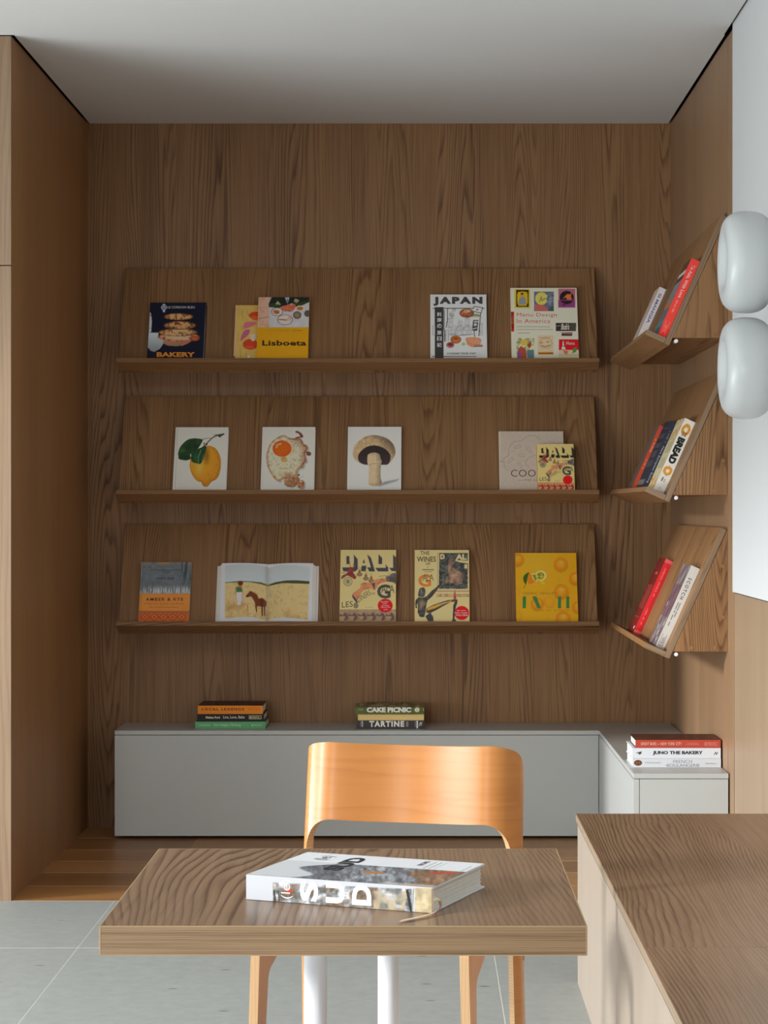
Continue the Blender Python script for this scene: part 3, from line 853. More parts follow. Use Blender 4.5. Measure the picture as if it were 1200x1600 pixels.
# ------------------------------------------------ top back shelf
def p_bakery(a):
    a.poly([(130,250),(160,300),(175,420),(165,560),(150,640),(60,1100),(60,600),(120,260)], (150,152,155), smooth=False)
    a.mottle(a.inside([(60,250),(170,250),(170,1100),(60,1100)]), .25, 30, 3)
    a.poly([(110,600),(280,600),(270,650),(365,710),(360,760),(300,850),(210,900),(150,880),(100,800)], (168,175,180), shade=(0,1,.35))
    a.line([(110,830),(220,895)], 8, (110,115,122))
    a.poly([(360,715),(480,690),(620,700),(800,725),(700,760),(620,800),(560,812),(420,800),(345,765)], (178,125,95), shade=(0,1,.4))
    a.poly([(620,790),(700,745),(800,728),(720,775),(640,808)], (150,95,70)); a.line([(560,745),(660,740),(790,728)],7,(120,72,52)); a.line([(560,775),(640,768),(700,745)],6,(125,76,56))
    for (cx,cy,rx,ry,c1,c2,sd) in ((595,665,325,68,(205,175,140),(125,60,30),1),(580,595,308,62,(195,160,115),(95,50,25),2),(610,485,252,66,(178,135,88),(85,45,22),3),(590,350,232,54,(180,140,92),(90,50,26),4)):
        a.ell(cx,cy,rx,ry,c1,edge=c2,epow=3.2)
        m = np.clip(1.2 - ((a.X-cx)/rx)**2 - ((a.Y-cy)/ry)**2, 0, 1) * 2
        a.mottle(m, .75, 40, sd * 5)
    a.ell(840,690,80,40,(165,80,45),edge=(110,50,28))
    a.poly([(530,430),(600,440),(650,490),(590,470),(520,480)], (95,50,28))
    for p in ([(545,310),(560,395)],[(640,310),(690,350)],[(480,545),(490,600)],[(640,600),(655,650)]): a.line(p, 14, (70,40,22))
    a.ell(362,205,38,40,(60,66,90)); a.ring(362,205,38,40,9,(170,175,190)); a.ring(362,205,16,17,7,(150,155,170))
    a.rect(346,150,380,170,(175,180,190)); a.rect(346,240,378,278,(175,180,190)); a.line([(312,205),(412,205)],6,(150,155,170)); a.line([(362,165),(362,240)],5,(140,145,160))
    a.text('LE CORDON BLEU', 420,184,842,220,(200,202,208),.0,1.0)
    a.text('BAKERY', 248,903,848,978,(205,130,40),.05,1.05)
    a.poly([(1022,160),(1034,170),(995,1020),(975,1010)], (150,148,145))
shelf_book('cookbook', 'navy cookbook with a hand holding stacked crackled loaves on its cover', 0, 235, 322.5, 473, .024, (12,14,32), (220,460,10), p_bakery, group=G1)

def p_yellow(a):
    a.C[:] = (168,140,72); a.mottle(1, .06, 80, 2)
    a.rect(110,200,158,900,(190,150,110))
    a.rect(112,850,140,878,(90,80,90))
    for p in ([(230,285),(230,370)],[(298,285),(298,340)],[(205,760),(205,870)],[(275,790),(275,840)]): a.line(p, 5, (110,105,45))
    a.poly([(310,340),(350,305),(420,300),(470,330),(470,400),(400,400),(330,370)], (170,50,25), smooth=True); a.ell(390,375,50,28,(178,85,35))
    a.poly([(245,510),(255,440),(310,420),(400,430),(380,465),(320,490)], (165,88,100), smooth=True)
    a.poly([(208,665),(225,580),(270,525),(325,528),(300,590),(240,640)], (150,75,105), smooth=True)
    a.ell(330,705,95,68,(165,48,25),edge=(150,60,25)); a.ell(320,745,60,25,(178,70,30))
    for (x,y) in ((345,600),(375,590),(350,635),(380,620),(365,650)): a.ell(x,y,20,14,(190,180,175))
    a.rect(295,845,330,872,(200,195,180))
shelf_book('cookbook', 'mustard yellow book with pink and red fruit drawings, half hidden behind the yellow book', 0, 368.1, 452, 477, .02, (168,140,72), (350,450,8), p_yellow, group=G1)

def p_lisboeta(a):
    a.rect(380,60,575,495,(170,135,115)); a.mottle(a.inside([(380,60),(570,60),(570,495),(380,495)]), .12, 60, 6)
    a.line([(430,385),(570,360)],7,(120,85,75)); a.line([(430,250),(570,240)],4,(140,105,90))
    a.rect(565,110,1100,495,(158,155,158)); a.mottle(a.inside([(565,110),(1080,110),(1080,495),(565,495)]), .05, 90, 8)
    a.rect(570,113,640,180,(150,125,110))
    a.poly([(600,113),(1080,113),(1070,175),(960,225),(900,235),(850,190),(800,210),(740,230),(690,250),(560,235),(560,195)], (24,28,20))
    a.poly([(555,200),(620,190),(710,215),(690,250),(570,240)], (38,52,26)); a.poly([(900,190),(1040,160),(1060,175),(960,225),(900,225)], (36,50,26))
    a.poly([(640,205),(670,160),(715,210)], (130,130,100)); a.poly([(890,130),(945,155),(910,190),(870,170)], (130,125,95))
    a.poly([(760,118),(820,118),(795,200)], (140,145,150)); a.poly([(785,140),(800,140),(795,200)], (50,55,65))
    a.poly([(715,235),(780,215),(840,205),(890,200),(885,260),(830,295),(770,290),(725,270)], (165,85,60), smooth=True); a.mottle(a.inside([(715,200),(890,200),(890,300),(715,300)]), .3, 22, 9)
    a.ell(665,298,70,50,(170,160,150)); a.ring(665,298,70,50,5,(80,50,45)); a.ell(655,300,36,26,(150,85,45)); a.mottle(a.inside([(610,270),(700,270),(700,330),(610,330)]), .4, 16, 10)
    a.ell(950,255,55,35,(175,165,150)); a.ell(950,256,40,22,(150,80,35))
    a.ell(762,398,92,62,(172,165,160)); a.ring(762,398,92,62,5,(70,45,45)); a.line([(690,395),(780,400)],16,(150,80,45)); a.line([(780,410),(830,350)],14,(170,120,100)); a.line([(820,410),(840,360)],12,(160,110,90))
    a.ell(915,340,48,45,(120,105,85),edge=(70,60,45)); a.ring(915,340,50,46,5,(90,80,70))
    a.ell(1045,320,42,42,(70,66,60))
    a.rect(380,493,1100,1000,(198,142,12)); a.mottle(a.inside([(380,493),(1080,493),(1080,1000),(380,1000)]), .02, 100, 1)
    a.line([(458,115),(440,890)], 4, (150,105,20), alpha=.5)
    a.scribble(545,530,820,532,(120,85,10)); a.scribble(850,531,975,532,(80,55,10))
    a.text('Lisboeta', 478,655,1028,722,(40,22,10),.03,1.05)
    a.scribble(650,855,785,855,(160,115,10), alpha=.4)
shelf_book('cookbook', 'bright yellow book with a photo of a laid table across its top half', 0, 404, 483.5, 464.5, .022, (198,142,12), (350,450,8), p_lisboeta, off=.0215, group=G1)

def p_japan(a):
    a.C[:] = (186,186,184)
    D = (52,50,52); Lg = (110,110,112)
    a.text('JAPAN', 185,152,1025,305,D,.07,1.35)
    a.rect(180,340,1055,354,D); a.rect(210,328,360,1210,(46,44,44)); a.rect(165,1163,920,1176,D)
    for ch, y in zip('料理の旅日記', (415,515,612,725,828,935)): a.text(ch, 250,y,328,y+72,(200,200,198),.02)
    # line-drawn town
    def bld(x0,y0,x1,y1):
        a.rect(x0,y0,x1,y1,(170,170,170)); 
        a.line([(x0,y0),(x1,y0),(x1,y1),(x0,y1),(x0,y0)],5,Lg)
        x = x0 + 18
        while x < x1 - 8:
            y = y0 + 18
            while y < y1 - 8: a.rect(x,y,x+9,y+9,(90,90,92)); y += 26
            x += 24
    for q in ((430,520,520,680),(610,560,680,720),(730,520,800,640),(540,640,610,780),(660,640,830,790),(370,700,450,900),(470,700,560,820),(980,600,1025,800),(175,640,215,800)): bld(*q)
    for p in ([(430,360),(430,520),(405,670)],[(385,720),(380,915)],[(990,440),(962,815)],[(880,720),(890,830)],[(370,380),(370,720)]): a.line(p, 14, D)
    a.poly([(460,440),(500,425),(540,460),(525,510),(470,500)], (140,140,142), smooth=True)
    a.ring(640,700,60,50,6,Lg); a.ring(760,690,50,40,6,Lg); a.ring(500,440,38,30,6,Lg); a.ring(540,375,25,18,6,D)
    a.line([(450,790),(560,800),(700,805),(860,790)], 12, (100,100,100))
    a.mottle(a.inside([(370,500),(1020,500),(1020,820),(370,820)]), .22, 14, 3)
    a.ell(755,430,125,78,(150,85,55),edge=(105,60,45)); a.ell(760,395,60,26,(170,145,110)); a.mottle(np.clip(1.2-((a.X-755)/125)**2-((a.Y-430)/78)**2,0,1), .5, 26, 4)
    a.poly([(865,355),(880,315),(1025,335),(1000,430),(870,400)], (185,183,180)); a.line([(865,355),(880,315),(1025,335),(1000,430),(870,400)],12,D); a.ell(935,370,16,12,D)
    a.ell(910,478,58,30,(120,125,80)); a.ring(910,478,60,32,7,(80,75,60)); a.poly([(855,490),(965,490),(945,540),(875,540)],(180,178,172))
    a.poly([(865,545),(955,545),(935,730),(845,725)], D); a.poly([(880,560),(945,560),(943,590),(878,590)],(150,150,150)); a.text('寿', 872,600,930,660,(190,190,190),.03); a.line([(860,700),(925,680)],14,(190,190,190))
    a.ell(570,880,92,68,(165,105,50),edge=(120,65,40)); a.ell(570,865,45,22,(140,50,20)); a.ell(475,972,68,50,(150,110,90),edge=(120,60,55)); a.ell(478,965,42,28,(100,30,35))
    a.poly([(740,860),(850,840),(980,860),(1000,920),(950,990),(850,1010),(770,960)], (180,120,85), smooth=True); a.mottle(a.inside([(740,840),(1000,840),(1000,1010),(740,1010)]), .35, 24, 6); 
    for x in (800,850,900,940): a.line([(x,870),(x+60,950)],10,(190,150,125))
    a.ell(700,955,32,28,(130,145,95)); a.rect(885,965,1025,1000,(140,95,80)); a.line([(885,998),(1025,998)],8,D)
    a.text('A CULINARY TRAVEL DIARY', 422,1100,918,1132,D,.03,1.15)
shelf_book('cookbook', 'white book with a black column of characters and drawn Asian dishes', 0, 672.2, 759.9, 460.3, .02, (186,186,184), (660,450,10.909), p_japan, group=G1)

def p_menu(a):
    a.C[:] = (182,178,160)
    R = (150,45,38)
    a.rect(60,470,132,780,(150,30,22)); a.rect(60,560,132,660,(120,60,25)); a.mottle(a.inside([(60,470),(132,470),(132,780),(60,780)]), .5, 26, 4)
    a.rect(140,120,380,415,(165,150,30)); a.rect(165,130,360,395,(45,25,15)); a.ring(262,262,70,110,8,(120,90,20)); a.poly([(195,160),(330,160),(345,200),(345,330),(325,380),(200,380),(182,330),(182,200)],(182,150,12)); a.poly([(200,360),(215,265),(250,235),(300,240),(320,290),(322,360)],(110,115,120)); a.ell(258,205,22,28,(150,110,85)); a.ell(258,190,24,14,(60,35,20))
    a.rect(445,158,752,462,(75,85,100)); a.poly([(460,350),(620,360),(690,460),(455,462)],(150,80,75)); a.ell(560,265,98,98,(172,160,75)); a.line([(530,320),(555,240),(570,300),(600,270),(635,270)],9,(60,60,55)); a.poly([(650,180),(740,180),(740,440),(690,420),(640,300)],(100,105,120)); a.mottle(a.inside([(640,170),(750,170),(750,460),(640,460)]), .5, 28, 5); a.poly([(600,370),(640,370),(630,400)],(60,70,120)); a.poly([(690,400),(750,380),(750,460),(680,460)],(40,70,75))
    a.rect(825,112,1090,408,(140,80,95)); a.rect(825,290,1080,400,(110,48,100)); a.ell(955,250,110,105,(28,20,24)); a.rect(840,285,1080,300,(110,48,100)); a.poly([(890,270),(960,195),(1010,200),(1050,150),(1020,220),(1035,285),(960,285),(940,245)],(185,100,45)); a.poly([(880,385),(905,310),(940,385)],(90,35,50))
    a.text('Menu Design', 175,490,800,565,R,-.005,1.08); a.text('In America', 175,585,695,648,R,-.005,1.08)
    a.scribble(175,705,690,707,(80,75,75)); a.scribble(175,748,738,749,(80,75,75)); a.scribble(190,803,380,803,(60,60,60))
    # dark sign with lettering
    a.rect(785,645,1100,775,(42,32,30)); a.text("Bob's", 865,655,1000,755,(185,178,168),.02,.9,shear=.25); a.rect(1010,650,1100,770,(60,55,50)); a.line([(790,700),(860,685)],10,(130,120,120))
    a.rect(875,795,1040,850,(55,35,32)); a.line([(880,805),(1025,815)],10,(170,120,115))
    a.rect(170,885,445,1200,(150,150,110)); a.mottle(a.inside([(170,885),(445,885),(445,1200),(170,1200)]), .5, 45, 7); a.ell(290,950,58,48,(180,150,60)); a.poly([(180,1200),(190,1060),(240,1005),(320,1060),(330,1200)],(140,60,45)); a.poly([(180,1200),(185,1120),(230,1060),(250,1200)],(110,60,110)); a.poly([(340,1000),(400,920),(400,1000),(370,1050)],(130,45,40)); a.poly([(330,1080),(440,1060),(445,1200),(340,1200)],(70,100,105))
    a.rect(503,842,748,1140,(180,160,130)); a.ring(625,965,100,80,7,(130,110,80)); a.scribble(530,880,690,870,(120,80,60)); 
    for (x,y) in ((560,955),(660,945)): a.ell(x,y,24,14,(160,110,60))
    a.line([(560,1000),(620,1020),(690,995)],14,(110,80,65)); a.rect(510,1103,745,1140,(175,110,20)); a.scribble(520,1122,735,1122,(70,45,15),wd=14)
    a.rect(832,902,1150,1070,(165,14,22)); a.rect(832,1070,1150,1210,(165,155,130)); a.text('Menu', 945,935,1080,990,(200,150,150),.03)
    a.poly([(872,1060),(890,990),(893,930),(905,930),(912,990),(940,1060)],(180,180,165)); a.ell(908,1010,14,12,(60,110,80)); a.poly([(895,1075),(980,1085),(960,1140),(920,1130)],(165,90,40)); a.poly([(1040,1120),(1060,1040),(1110,1020),(1100,1100)],(70,110,45)); a.line([(832,1145),(1150,1145)],6,(130,130,110))
shelf_book('cookbook', 'cream book with a grid of small coloured pictures, right end of the top shelf', 0, 797.4, 901, 450, .024, (182,178,160), (790,440,10), p_menu, group=G1)

# ------------------------------------------------ middle back shelf
WH = (184,182,174)
def p_lemon(a):
    a.mottle(1, .02, 200, 3); hinge(a, 150, 100, 95, 1270, (120,118,112), 8)
    L = [(690,450),(760,440),(850,480),(920,570),(955,680),(962,800),(935,960),(880,1060),(780,1120),(720,1195),(660,1205),(620,1180),(590,1120),(520,1100),(440,1010),(385,880),(380,750),(420,620),(520,510)]
    s = a.sd(a.smooth(L)); a.poly(L, (182,130,28), smooth=True)
    m = np.clip(.5 - s / 12, 0, 1)
    a.blend(m * np.clip((a.X - 640) / 420, 0, 1) * .55, (140,82,20)); a.blend(m * np.clip((a.Y - 850) / 350, 0, 1) * .6, (150,88,20)); a.blend(m * np.clip(1 - s * -1 / 60, 0, 1) * .35, (110,70,15))
    a.blend(m * np.exp(-(((a.X-560)/70)**2 + ((a.Y-850)/110)**2)) * .7, (205,180,95)); a.mottle(m, .09, 26, 5)
    a.blend(m * np.exp(-(((a.X-690)/60)**2 + ((a.Y-620)/160)**2)) * .75, (95,62,15))
    A1 = [(160,570),(200,460),(290,360),(380,310),(500,300),(615,325),(590,400),(540,480),(480,540),(390,600),(395,680),(310,712),(180,690),(165,640)]
    s1 = a.poly(A1, (30,58,30), smooth=True, shade=(.6,.4,.35)); m1 = a.inside(A1, True); a.mottle(m1, .3, 60, 6)
    a.blend(m1*np.exp(-(((a.X-240)/60)**2+((a.Y-530)/50)**2))*.6,(58,98,48)); a.blend(m1*np.exp(-(((a.X-540)/50)**2+((a.Y-370)/50)**2))*.4,(50,88,45)); a.line([(180,640),(380,500),(600,335)],5,(24,44,24),alpha=.7)
    A2 = [(530,495),(600,470),(660,430),(690,480),(660,600),(620,720),(570,778),(500,765),(440,750),(400,690),(405,600),(400,560)]
    a.poly(A2, (26,56,32), smooth=True); m2 = a.inside(A2, True); a.mottle(m2, .25, 50, 9); a.line([(590,520),(545,640),(540,765)],9,(110,150,105)); a.line([(640,600),(600,740)],5,(120,150,120)); a.blend(m2*np.exp(-(((a.X-500)/50)**2+((a.Y-660)/60)**2))*.5,(50,95,55))
    a.line([(670,430),(710,380),(800,290),(900,240),(1010,220)], 20, (62,58,42)); a.line([(620,320),(690,298),(790,300)], 12, (80,80,60)); a.poly([(810,240),(930,222),(1020,210),(1000,240),(940,285),(900,255)], (45,52,35)); a.ell(1010,222,16,16,(45,35,30)); a.ell(650,402,16,24,(90,80,80)); a.ell(695,410,16,26,(60,45,55))
shelf_book('picture_book', 'white book with a large lemon and two green leaves on its cover', 1, 274.6, 357.3, 667.7, .024, WH, (265,660,12), p_lemon, group=G2)

def p_egg(a):
    a.mottle(1, .015, 200, 3); hinge(a, 152, 118, 95, 1265, (150,148,142), 7)
    E = [(400,285),(470,250),(540,245),(620,290),(700,300),(780,285),(850,320),(890,400),(960,440),(965,500),(920,560),(930,640),(945,720),(900,770),(880,840),(800,870),(770,950),(780,1010),(830,1080),(900,1110),(890,1220),(830,1240),(760,1180),(700,1200),(640,1210),(560,1180),(525,1120),(550,1050),(480,1060),(430,1105),(350,1060),(280,960),(215,820),(195,680),(205,560),(250,430),(320,340)]
    sh = [(x+26,y+26) for x,y in E]; a.poly(sh,(130,126,124),smooth=True,soft=50)
    s = a.sd(a.smooth(E)); m = np.clip(.5 - s/12,0,1); a.blend(m,(176,172,150))
    rim = m*np.clip(1+s/50,0,1); a.blend(rim*.75,(120,70,38)); right = m*np.clip((a.X-.35*a.Y-450)/170,0,1)*np.clip(1+s/150,0,1)
    a.blend(right*.7,(110,62,38)); a.blend(m*np.clip((a.Y-900)/160,0,1)*np.clip((a.X-480)/100,0,1)*.8,(112,58,42)); a.blend(m*np.clip((a.Y-650)/400,0,1)*.25,(150,130,70))
    a.mottle(m, .28, 24, 4); a.mottle(m, .12, 70, 8)
    a.poly([(735,165),(780,160),(850,200),(890,260),(870,290),(830,285),(760,300),(740,280),(830,262),(800,210),(740,190)],(95,50,32)); a.ell(990,590,45,38,(95,58,45)); a.line([(1000,560),(935,560)],24,(100,62,45)); a.ell(800,985,22,16,(60,45,40))
    a.blend(m*np.exp(-(((a.X-640)/90)**2+((a.Y-520)/90)**2))*.5,(190,150,90))
    a.ell(488,492,176,152,(190,88,12),edge=(165,62,12),epow=3); a.blend(np.exp(-(((a.X-440)/60)**2+((a.Y-590)/40)**2))*.3,(205,110,20)); a.line([(385,470),(395,425),(465,400)],32,(205,165,110)); 
    a.ell(530,700,55,48,(165,130,55),soft=30); a.line([(480,720),(485,670),(560,658)],9,(130,90,40)); a.line([(500,870),(600,860)],14,(150,110,60))
    a.ell(840,1110,20,20,(185,165,160)); a.mottle(a.inside([(520,1000),(900,1000),(900,1240),(520,1240)]), .35, 26, 11)
shelf_book('picture_book', 'white book with a crisp fried egg on its cover, between lemon and mushroom books', 1, 410.2, 493, 667.3, .024, WH, (400,660,12), p_egg, group=G2)

def p_mush(a):
    a.C[:] = (182,181,176); hinge(a, 150, 140, 90, 1260, (155,154,150), 6)
    a.poly([(640,1180),(800,1110),(1060,1060),(1020,1100),(860,1150),(700,1200)],(110,112,116),soft=50)
    C = [(200,560),(230,440),(320,340),(430,270),(560,240),(700,255),(850,310),(950,410),(992,530),(975,640),(900,750),(840,785),(740,795),(480,795),(380,785),(260,720),(205,640)]
    s = a.sd(a.smooth(C)); m = np.clip(.5-s/12,0,1); a.blend(m,(160,135,100)); a.blend(m*np.clip(((a.X-560)/420-(a.Y-300)/500),0,1)*.95,(52,42,38)); a.blend(m*np.clip((330-a.Y)/80,0,1)*.5,(95,82,68)); a.mottle(m,.14,40,4)
    G = [(292,640),(330,560),(420,480),(520,440),(640,435),(770,480),(860,550),(905,650),(860,780),(740,795),(480,795),(380,780),(310,730)]
    a.poly(G,(40,32,32),smooth=True); a.mottle(a.inside(G,True),.25,(12,60),5); a.blend(a.inside(G,True)*np.clip((a.Y-560)/240,0,1)*.35,(75,62,60))
    S = [(470,640),(500,590),(600,565),(690,600),(715,680),(735,720),(725,790),(715,900),(720,1040),(740,1130),(690,1180),(600,1195),(500,1170),(490,1080),(495,900),(500,830),(470,760)]
    a.poly(S,(172,152,120),smooth=True); mS=a.inside(S,True); a.blend(mS*np.clip((a.X-610)/130,0,1)*.75,(88,76,60)); a.blend(mS*np.clip(1-abs(a.Y-760)/60,0,1)*.4,(190,165,125)); a.line([(495,815),(560,775),(720,770)],8,(105,90,68)); a.mottle(mS,.1,(14,60),7); a.blend(mS*np.clip((a.Y-1110)/90,0,1)*.5,(120,92,65)); a.blend(mS*np.clip((640-a.Y)/80,0,1)*.4,(110,90,70))
shelf_book('picture_book', 'white book with a big brown mushroom on its cover', 1, 543.8, 627.3, 667, .024, WH, (535,660,12), p_mush, group=G2)

def p_cook(a):
    a.C[:] = (150,138,124); a.mottle(1,.04,14,3); a.rect(60,60,102,900,(160,148,135)); g=(128,115,104)
    K = [(150,480),(165,430),(215,390),(215,310),(280,220),(390,200),(450,150),(530,132),(600,155),(650,200),(760,210),(830,260)]
    a.line(a.smooth(K)[:-18],8,g); a.line([(150,480),(160,560),(200,600)],8,g); a.line(a.smooth([(590,410),(500,420),(445,480),(470,550),(590,560)])[:-10],8,g)
    for (x,y,r) in ((335,285,-20),(490,330,50),(390,400,5),(235,465,-50),(365,530,50)):
        c,s_=math.cos(math.radians(r)),math.sin(math.radians(r)); a.line([(x-40*c-15*s_*-1,y-40*s_-15*c),(x+40*c+15*s_,y+40*s_-15*c),(x+40*c-15*s_,y+40*s_+15*c),(x-40*c-15*s_,y-40*s_+15*c),(x-40*c+15*s_,y-40*s_-15*c)],6,g)
    a.text('COOKIE', 243,592,790,685,(62,44,30),-.008,1.05); a.scribble(345,732,405,732,(120,90,80)); a.text('THE CLASSIC', 428,720,740,742,(90,70,55),.01,1.3)
shelf_book('cookbook', 'square beige book with debossed outlines, standing behind a smaller illustrated book', 1, 779.1, 880, 674.1, .022, (150,138,124), (770,665,8.571), p_cook, group=G2)

CR = (182,166,112)
def surreal(a, q):
    """common parts of the cream covers: q maps the big-cover sketch to this one"""
def p_dali(a, f=lambda x,y:(x,y), small=False):
    a.C[:] = CR if not small else (178,160,100)
    N = (55,54,62) if not small else (28,24,22)
    P = lambda L: [f(x,y) for x,y in L]
    # shadowed block lettering D A L I
    for L in ([(232,208),(282,208),(282,345),(232,345)],[(358,180),(425,260),(425,430),(380,470),(180,470),(160,400),(360,400)],[(530,255),(550,325),(508,325)],[(585,175),(650,235),(720,468),(620,468),(585,400),(650,400)],[(490,372),(575,372),(560,465),(480,465)],[(778,172),(842,240),(842,342),(778,342)],[(720,405),(905,405),(895,345),(945,400),(945,468),(770,468)],[(1025,180),(1080,230),(1080,468),(1000,460),(960,405),(1030,405)]):
        a.poly(P(L), N)
    for (x,y,r) in ((330,420,60),): pass
    red=(110,45,38)
    for L in ([(255,440),(300,390),(355,430),(350,490),(400,560),(370,600),(300,560),(240,540),(150,600),(160,540),(240,500)],):
        a.poly(P(L), red, smooth=True); a.mottle(a.inside(P(L),True),.4,24,3)
    for L in ([(150,490),(250,500)],[(150,560),(240,520)],[(300,400),(290,300)],[(340,400),(360,330)],[(330,420),(400,350)]): a.line(P(L), 9, (120,70,55))
    cx,cy=f(258,640); rx=f(258+72,640)[0]-cx; a.ring(cx,cy,rx,rx*1.05,9,(90,85,75))
    for i in range(8):
        t=math.pi*i/8; a.line([(cx-rx*math.cos(t),cy-rx*math.sin(t)),(cx+rx*math.cos(t),cy+rx*math.sin(t))],6,(90,85,75))
    for (x,y) in ((455,490),(565,560),(655,600)):
        X,Y=f(x,y); s_=rx/72; a.ell(X,Y-20*s_,22*s_,30*s_,(130,70,50)); a.ell(X,Y+30*s_,48*s_,32*s_,(130,105,70),edge=(80,75,55)); a.ring(X,Y-75*s_,14*s_,18*s_,6*s_,(120,115,60))
    B=[(480,680),(560,655),(640,665),(700,620),(800,590),(900,590),(910,640),(800,680),(740,760),(700,790),(640,760),(520,800),(470,870),(430,940),(400,960),(330,890),(345,840),(400,800),(470,740)]
    a.poly(P(B),(160,105,72),smooth=True); mB=a.inside(P(B),True); a.mottle(mB,.22,60*rx/72,5); a.poly(P([(660,670),(720,660),(715,780),(690,740)]),(70,62,66)); a.poly(P([(330,860),(400,940),(430,1000),(400,1000),(335,910)]),(55,48,50))
    a.poly(P([(900,560),(960,540),(1010,500),(1085,490),(1085,690),(1010,650),(920,640)]),(80,74,72)); a.mottle(a.inside(P([(900,500),(1085,490),(1085,690),(920,640)])),.4,30,9)
    a.line(P([(790,550),(960,540)]),8,(100,95,60))
    a.ell(*f(395,1050),42*rx/72,50*rx/72,(120,105,85),edge=(90,85,70))
    # lettering, curled
    a.text('G',0,0,0,0,(60,62,60),.03,xdir=(f(755,930),f(985,930),f(755,690))); a.text('ALA',0,0,0,0,(70,62,50),-.0,.9,xdir=(f(825,835),f(1050,835),f(825,700)))
    a.text('DINERS',0,0,0,0,(62,58,48),-.005,xdir=(f(440,1000),f(650,865),f(410,910))); a.text('DE',0,0,0,0,(80,75,60),-.005,xdir=(f(655,862),f(722,862),f(655,825)))
    a.text('LES',0,0,0,0,(60,58,50),.0,xdir=(f(155,1088),f(340,1070),f(155,990)))
    a.scribble(*f(550,1080),*f(685,1080),(110,100,70))
    sc=rx/72; yb=f(0,1115)[1]
    a.rect(f(60,0)[0],yb,f(1100,0)[0],f(0,1400)[1],(130,112,85) if not small else (165,110,75)); a.mottle((a.Y>yb)*1.0,.12,30,4)
    for i in range(6):
        X,Y=f(170+158*i,1240); L=[(X-60*sc,Y-50*sc),(X,Y-30*sc),(X+40*sc,Y-70*sc),(X+85*sc,Y-20*sc),(X+80*sc,Y+50*sc),(X+20*sc,Y+60*sc),(X+45*sc,Y),(X,Y-10*sc),(X-55*sc,Y-15*sc)]
        a.poly(L,(92,62,58) if not small else (120,38,28),smooth=True); a.line([(X-60*sc,Y-60*sc),(X-62*sc,Y+60*sc)],7*sc,(110,85,70))
    Rx,Ry=f(893,1050); rr=f(893+126,1050)[0]-Rx; 
    a.ell(Rx,Ry,rr,rr*.92,(170,12,18))
    if not small:
        for t,y0,y1,x0,x1 in (('New edition',968,998,815,950),("Dalí's",1005,1030,850,925),('surrealist',1038,1064,825,962),('culinary cook',1070,1096,812,985),('book',1103,1128,868,938)): a.text(t,x0,y0,x1,y1,(205,160,155),.02)
def f_small(x,y):
    return (597+(x-133)*(1080-597)/947.0+(y-100)*.02, 247+(y-100)*(858-247)/1210.0)
shelf_book('cookbook', 'small illustrated cream book with a red sticker leaning on the square beige book', 1, 838.6, 896, 693.8, .026, (178,160,100), (770,665,8.571), lambda a: p_dali(a, f_small, True), off=.0228, group=G2, spine=(130,60,40))

# ------------------------------------------------ bottom back shelf
def p_amber(a):
    a.C[:] = (84,90,94); a.mottle(1,.12,60,3); a.blend(np.clip((180-a.Y)/80,0,1)*np.clip(1+a.noise(120,5),0,1)*.7,(150,105,65))
    a.blend(np.clip((a.X-820)/120,0,1)*np.clip(1-(a.Y-350)/250,0,1)*np.clip(a.noise((22,200),8)*3,0,1)*.8,(45,52,58))
    g = np.clip((a.Y-520)/130,0,1)*(a.Y<690); a.blend(g*np.clip(.45+a.noise((14,120),9)*1.2,0,1),(150,154,158)); 
    for x in range(170,1060,48): a.line([(x,560+(x*37%60)),(x-4,680)],7,(175,178,180))
    a.rect(40,690,1100,1020,(172,110,45)); a.mottle((a.Y>690)*(a.Y<1020)*1.,.05,60,2); a.rect(40,1020,1100,1036,(150,62,20)); a.rect(40,1045,1100,1300,(158,78,34))
    for i in range(5):
        x=200+172*i; 
        for r_,w_ in ((80,12),(48,9),(20,9)): a.line([(x-r_,1130),(x,1130-r_*.85),(x+r_,1130),(x,1130+r_*.85),(x-r_,1130)],w_,(135,48,16) if r_!=48 else (180,110,55))
        a.line([(x+86,1060),(x+60,1090)],10,(135,48,16))
    a.line([(165,110),(105,1200)],7,(60,62,62),alpha=.6); a.poly([(130,100),(150,100),(95,700),(75,700)],(120,124,126),soft=12)
    for y,x0,x1 in ((245,310,880),(268,445,740),(295,520,680)): a.scribble(x0,y,x1,y,(35,45,55))
    a.text('ZUZA ZAK',418,388,745,425,(30,38,46),.02,1.15); a.line([(560,508),(615,508)],8,(60,66,72))
    a.text('AMBER & RYE',215,768,915,828,(58,28,26),.015,1.25); a.text('A BALTIC FOOD JOURNEY',185,868,935,905,(120,62,28),.0,1.25); a.scribble(280,946,830,947,(120,62,28))
shelf_book('cookbook', 'grey and orange book with a folk pattern band along its foot', 2, 221.3, 299.6, 878.5, .026, (110,104,92), (210,870,12), p_amber, group=G3)

shelf_book('cookbook', 'large cream book with bold shadowed capitals and a red sticker, next to the open book', 2, 532.2, 619, 859.3, .034, CR, (520,850,10.909), p_dali, group=G3, spine=(110,70,45))

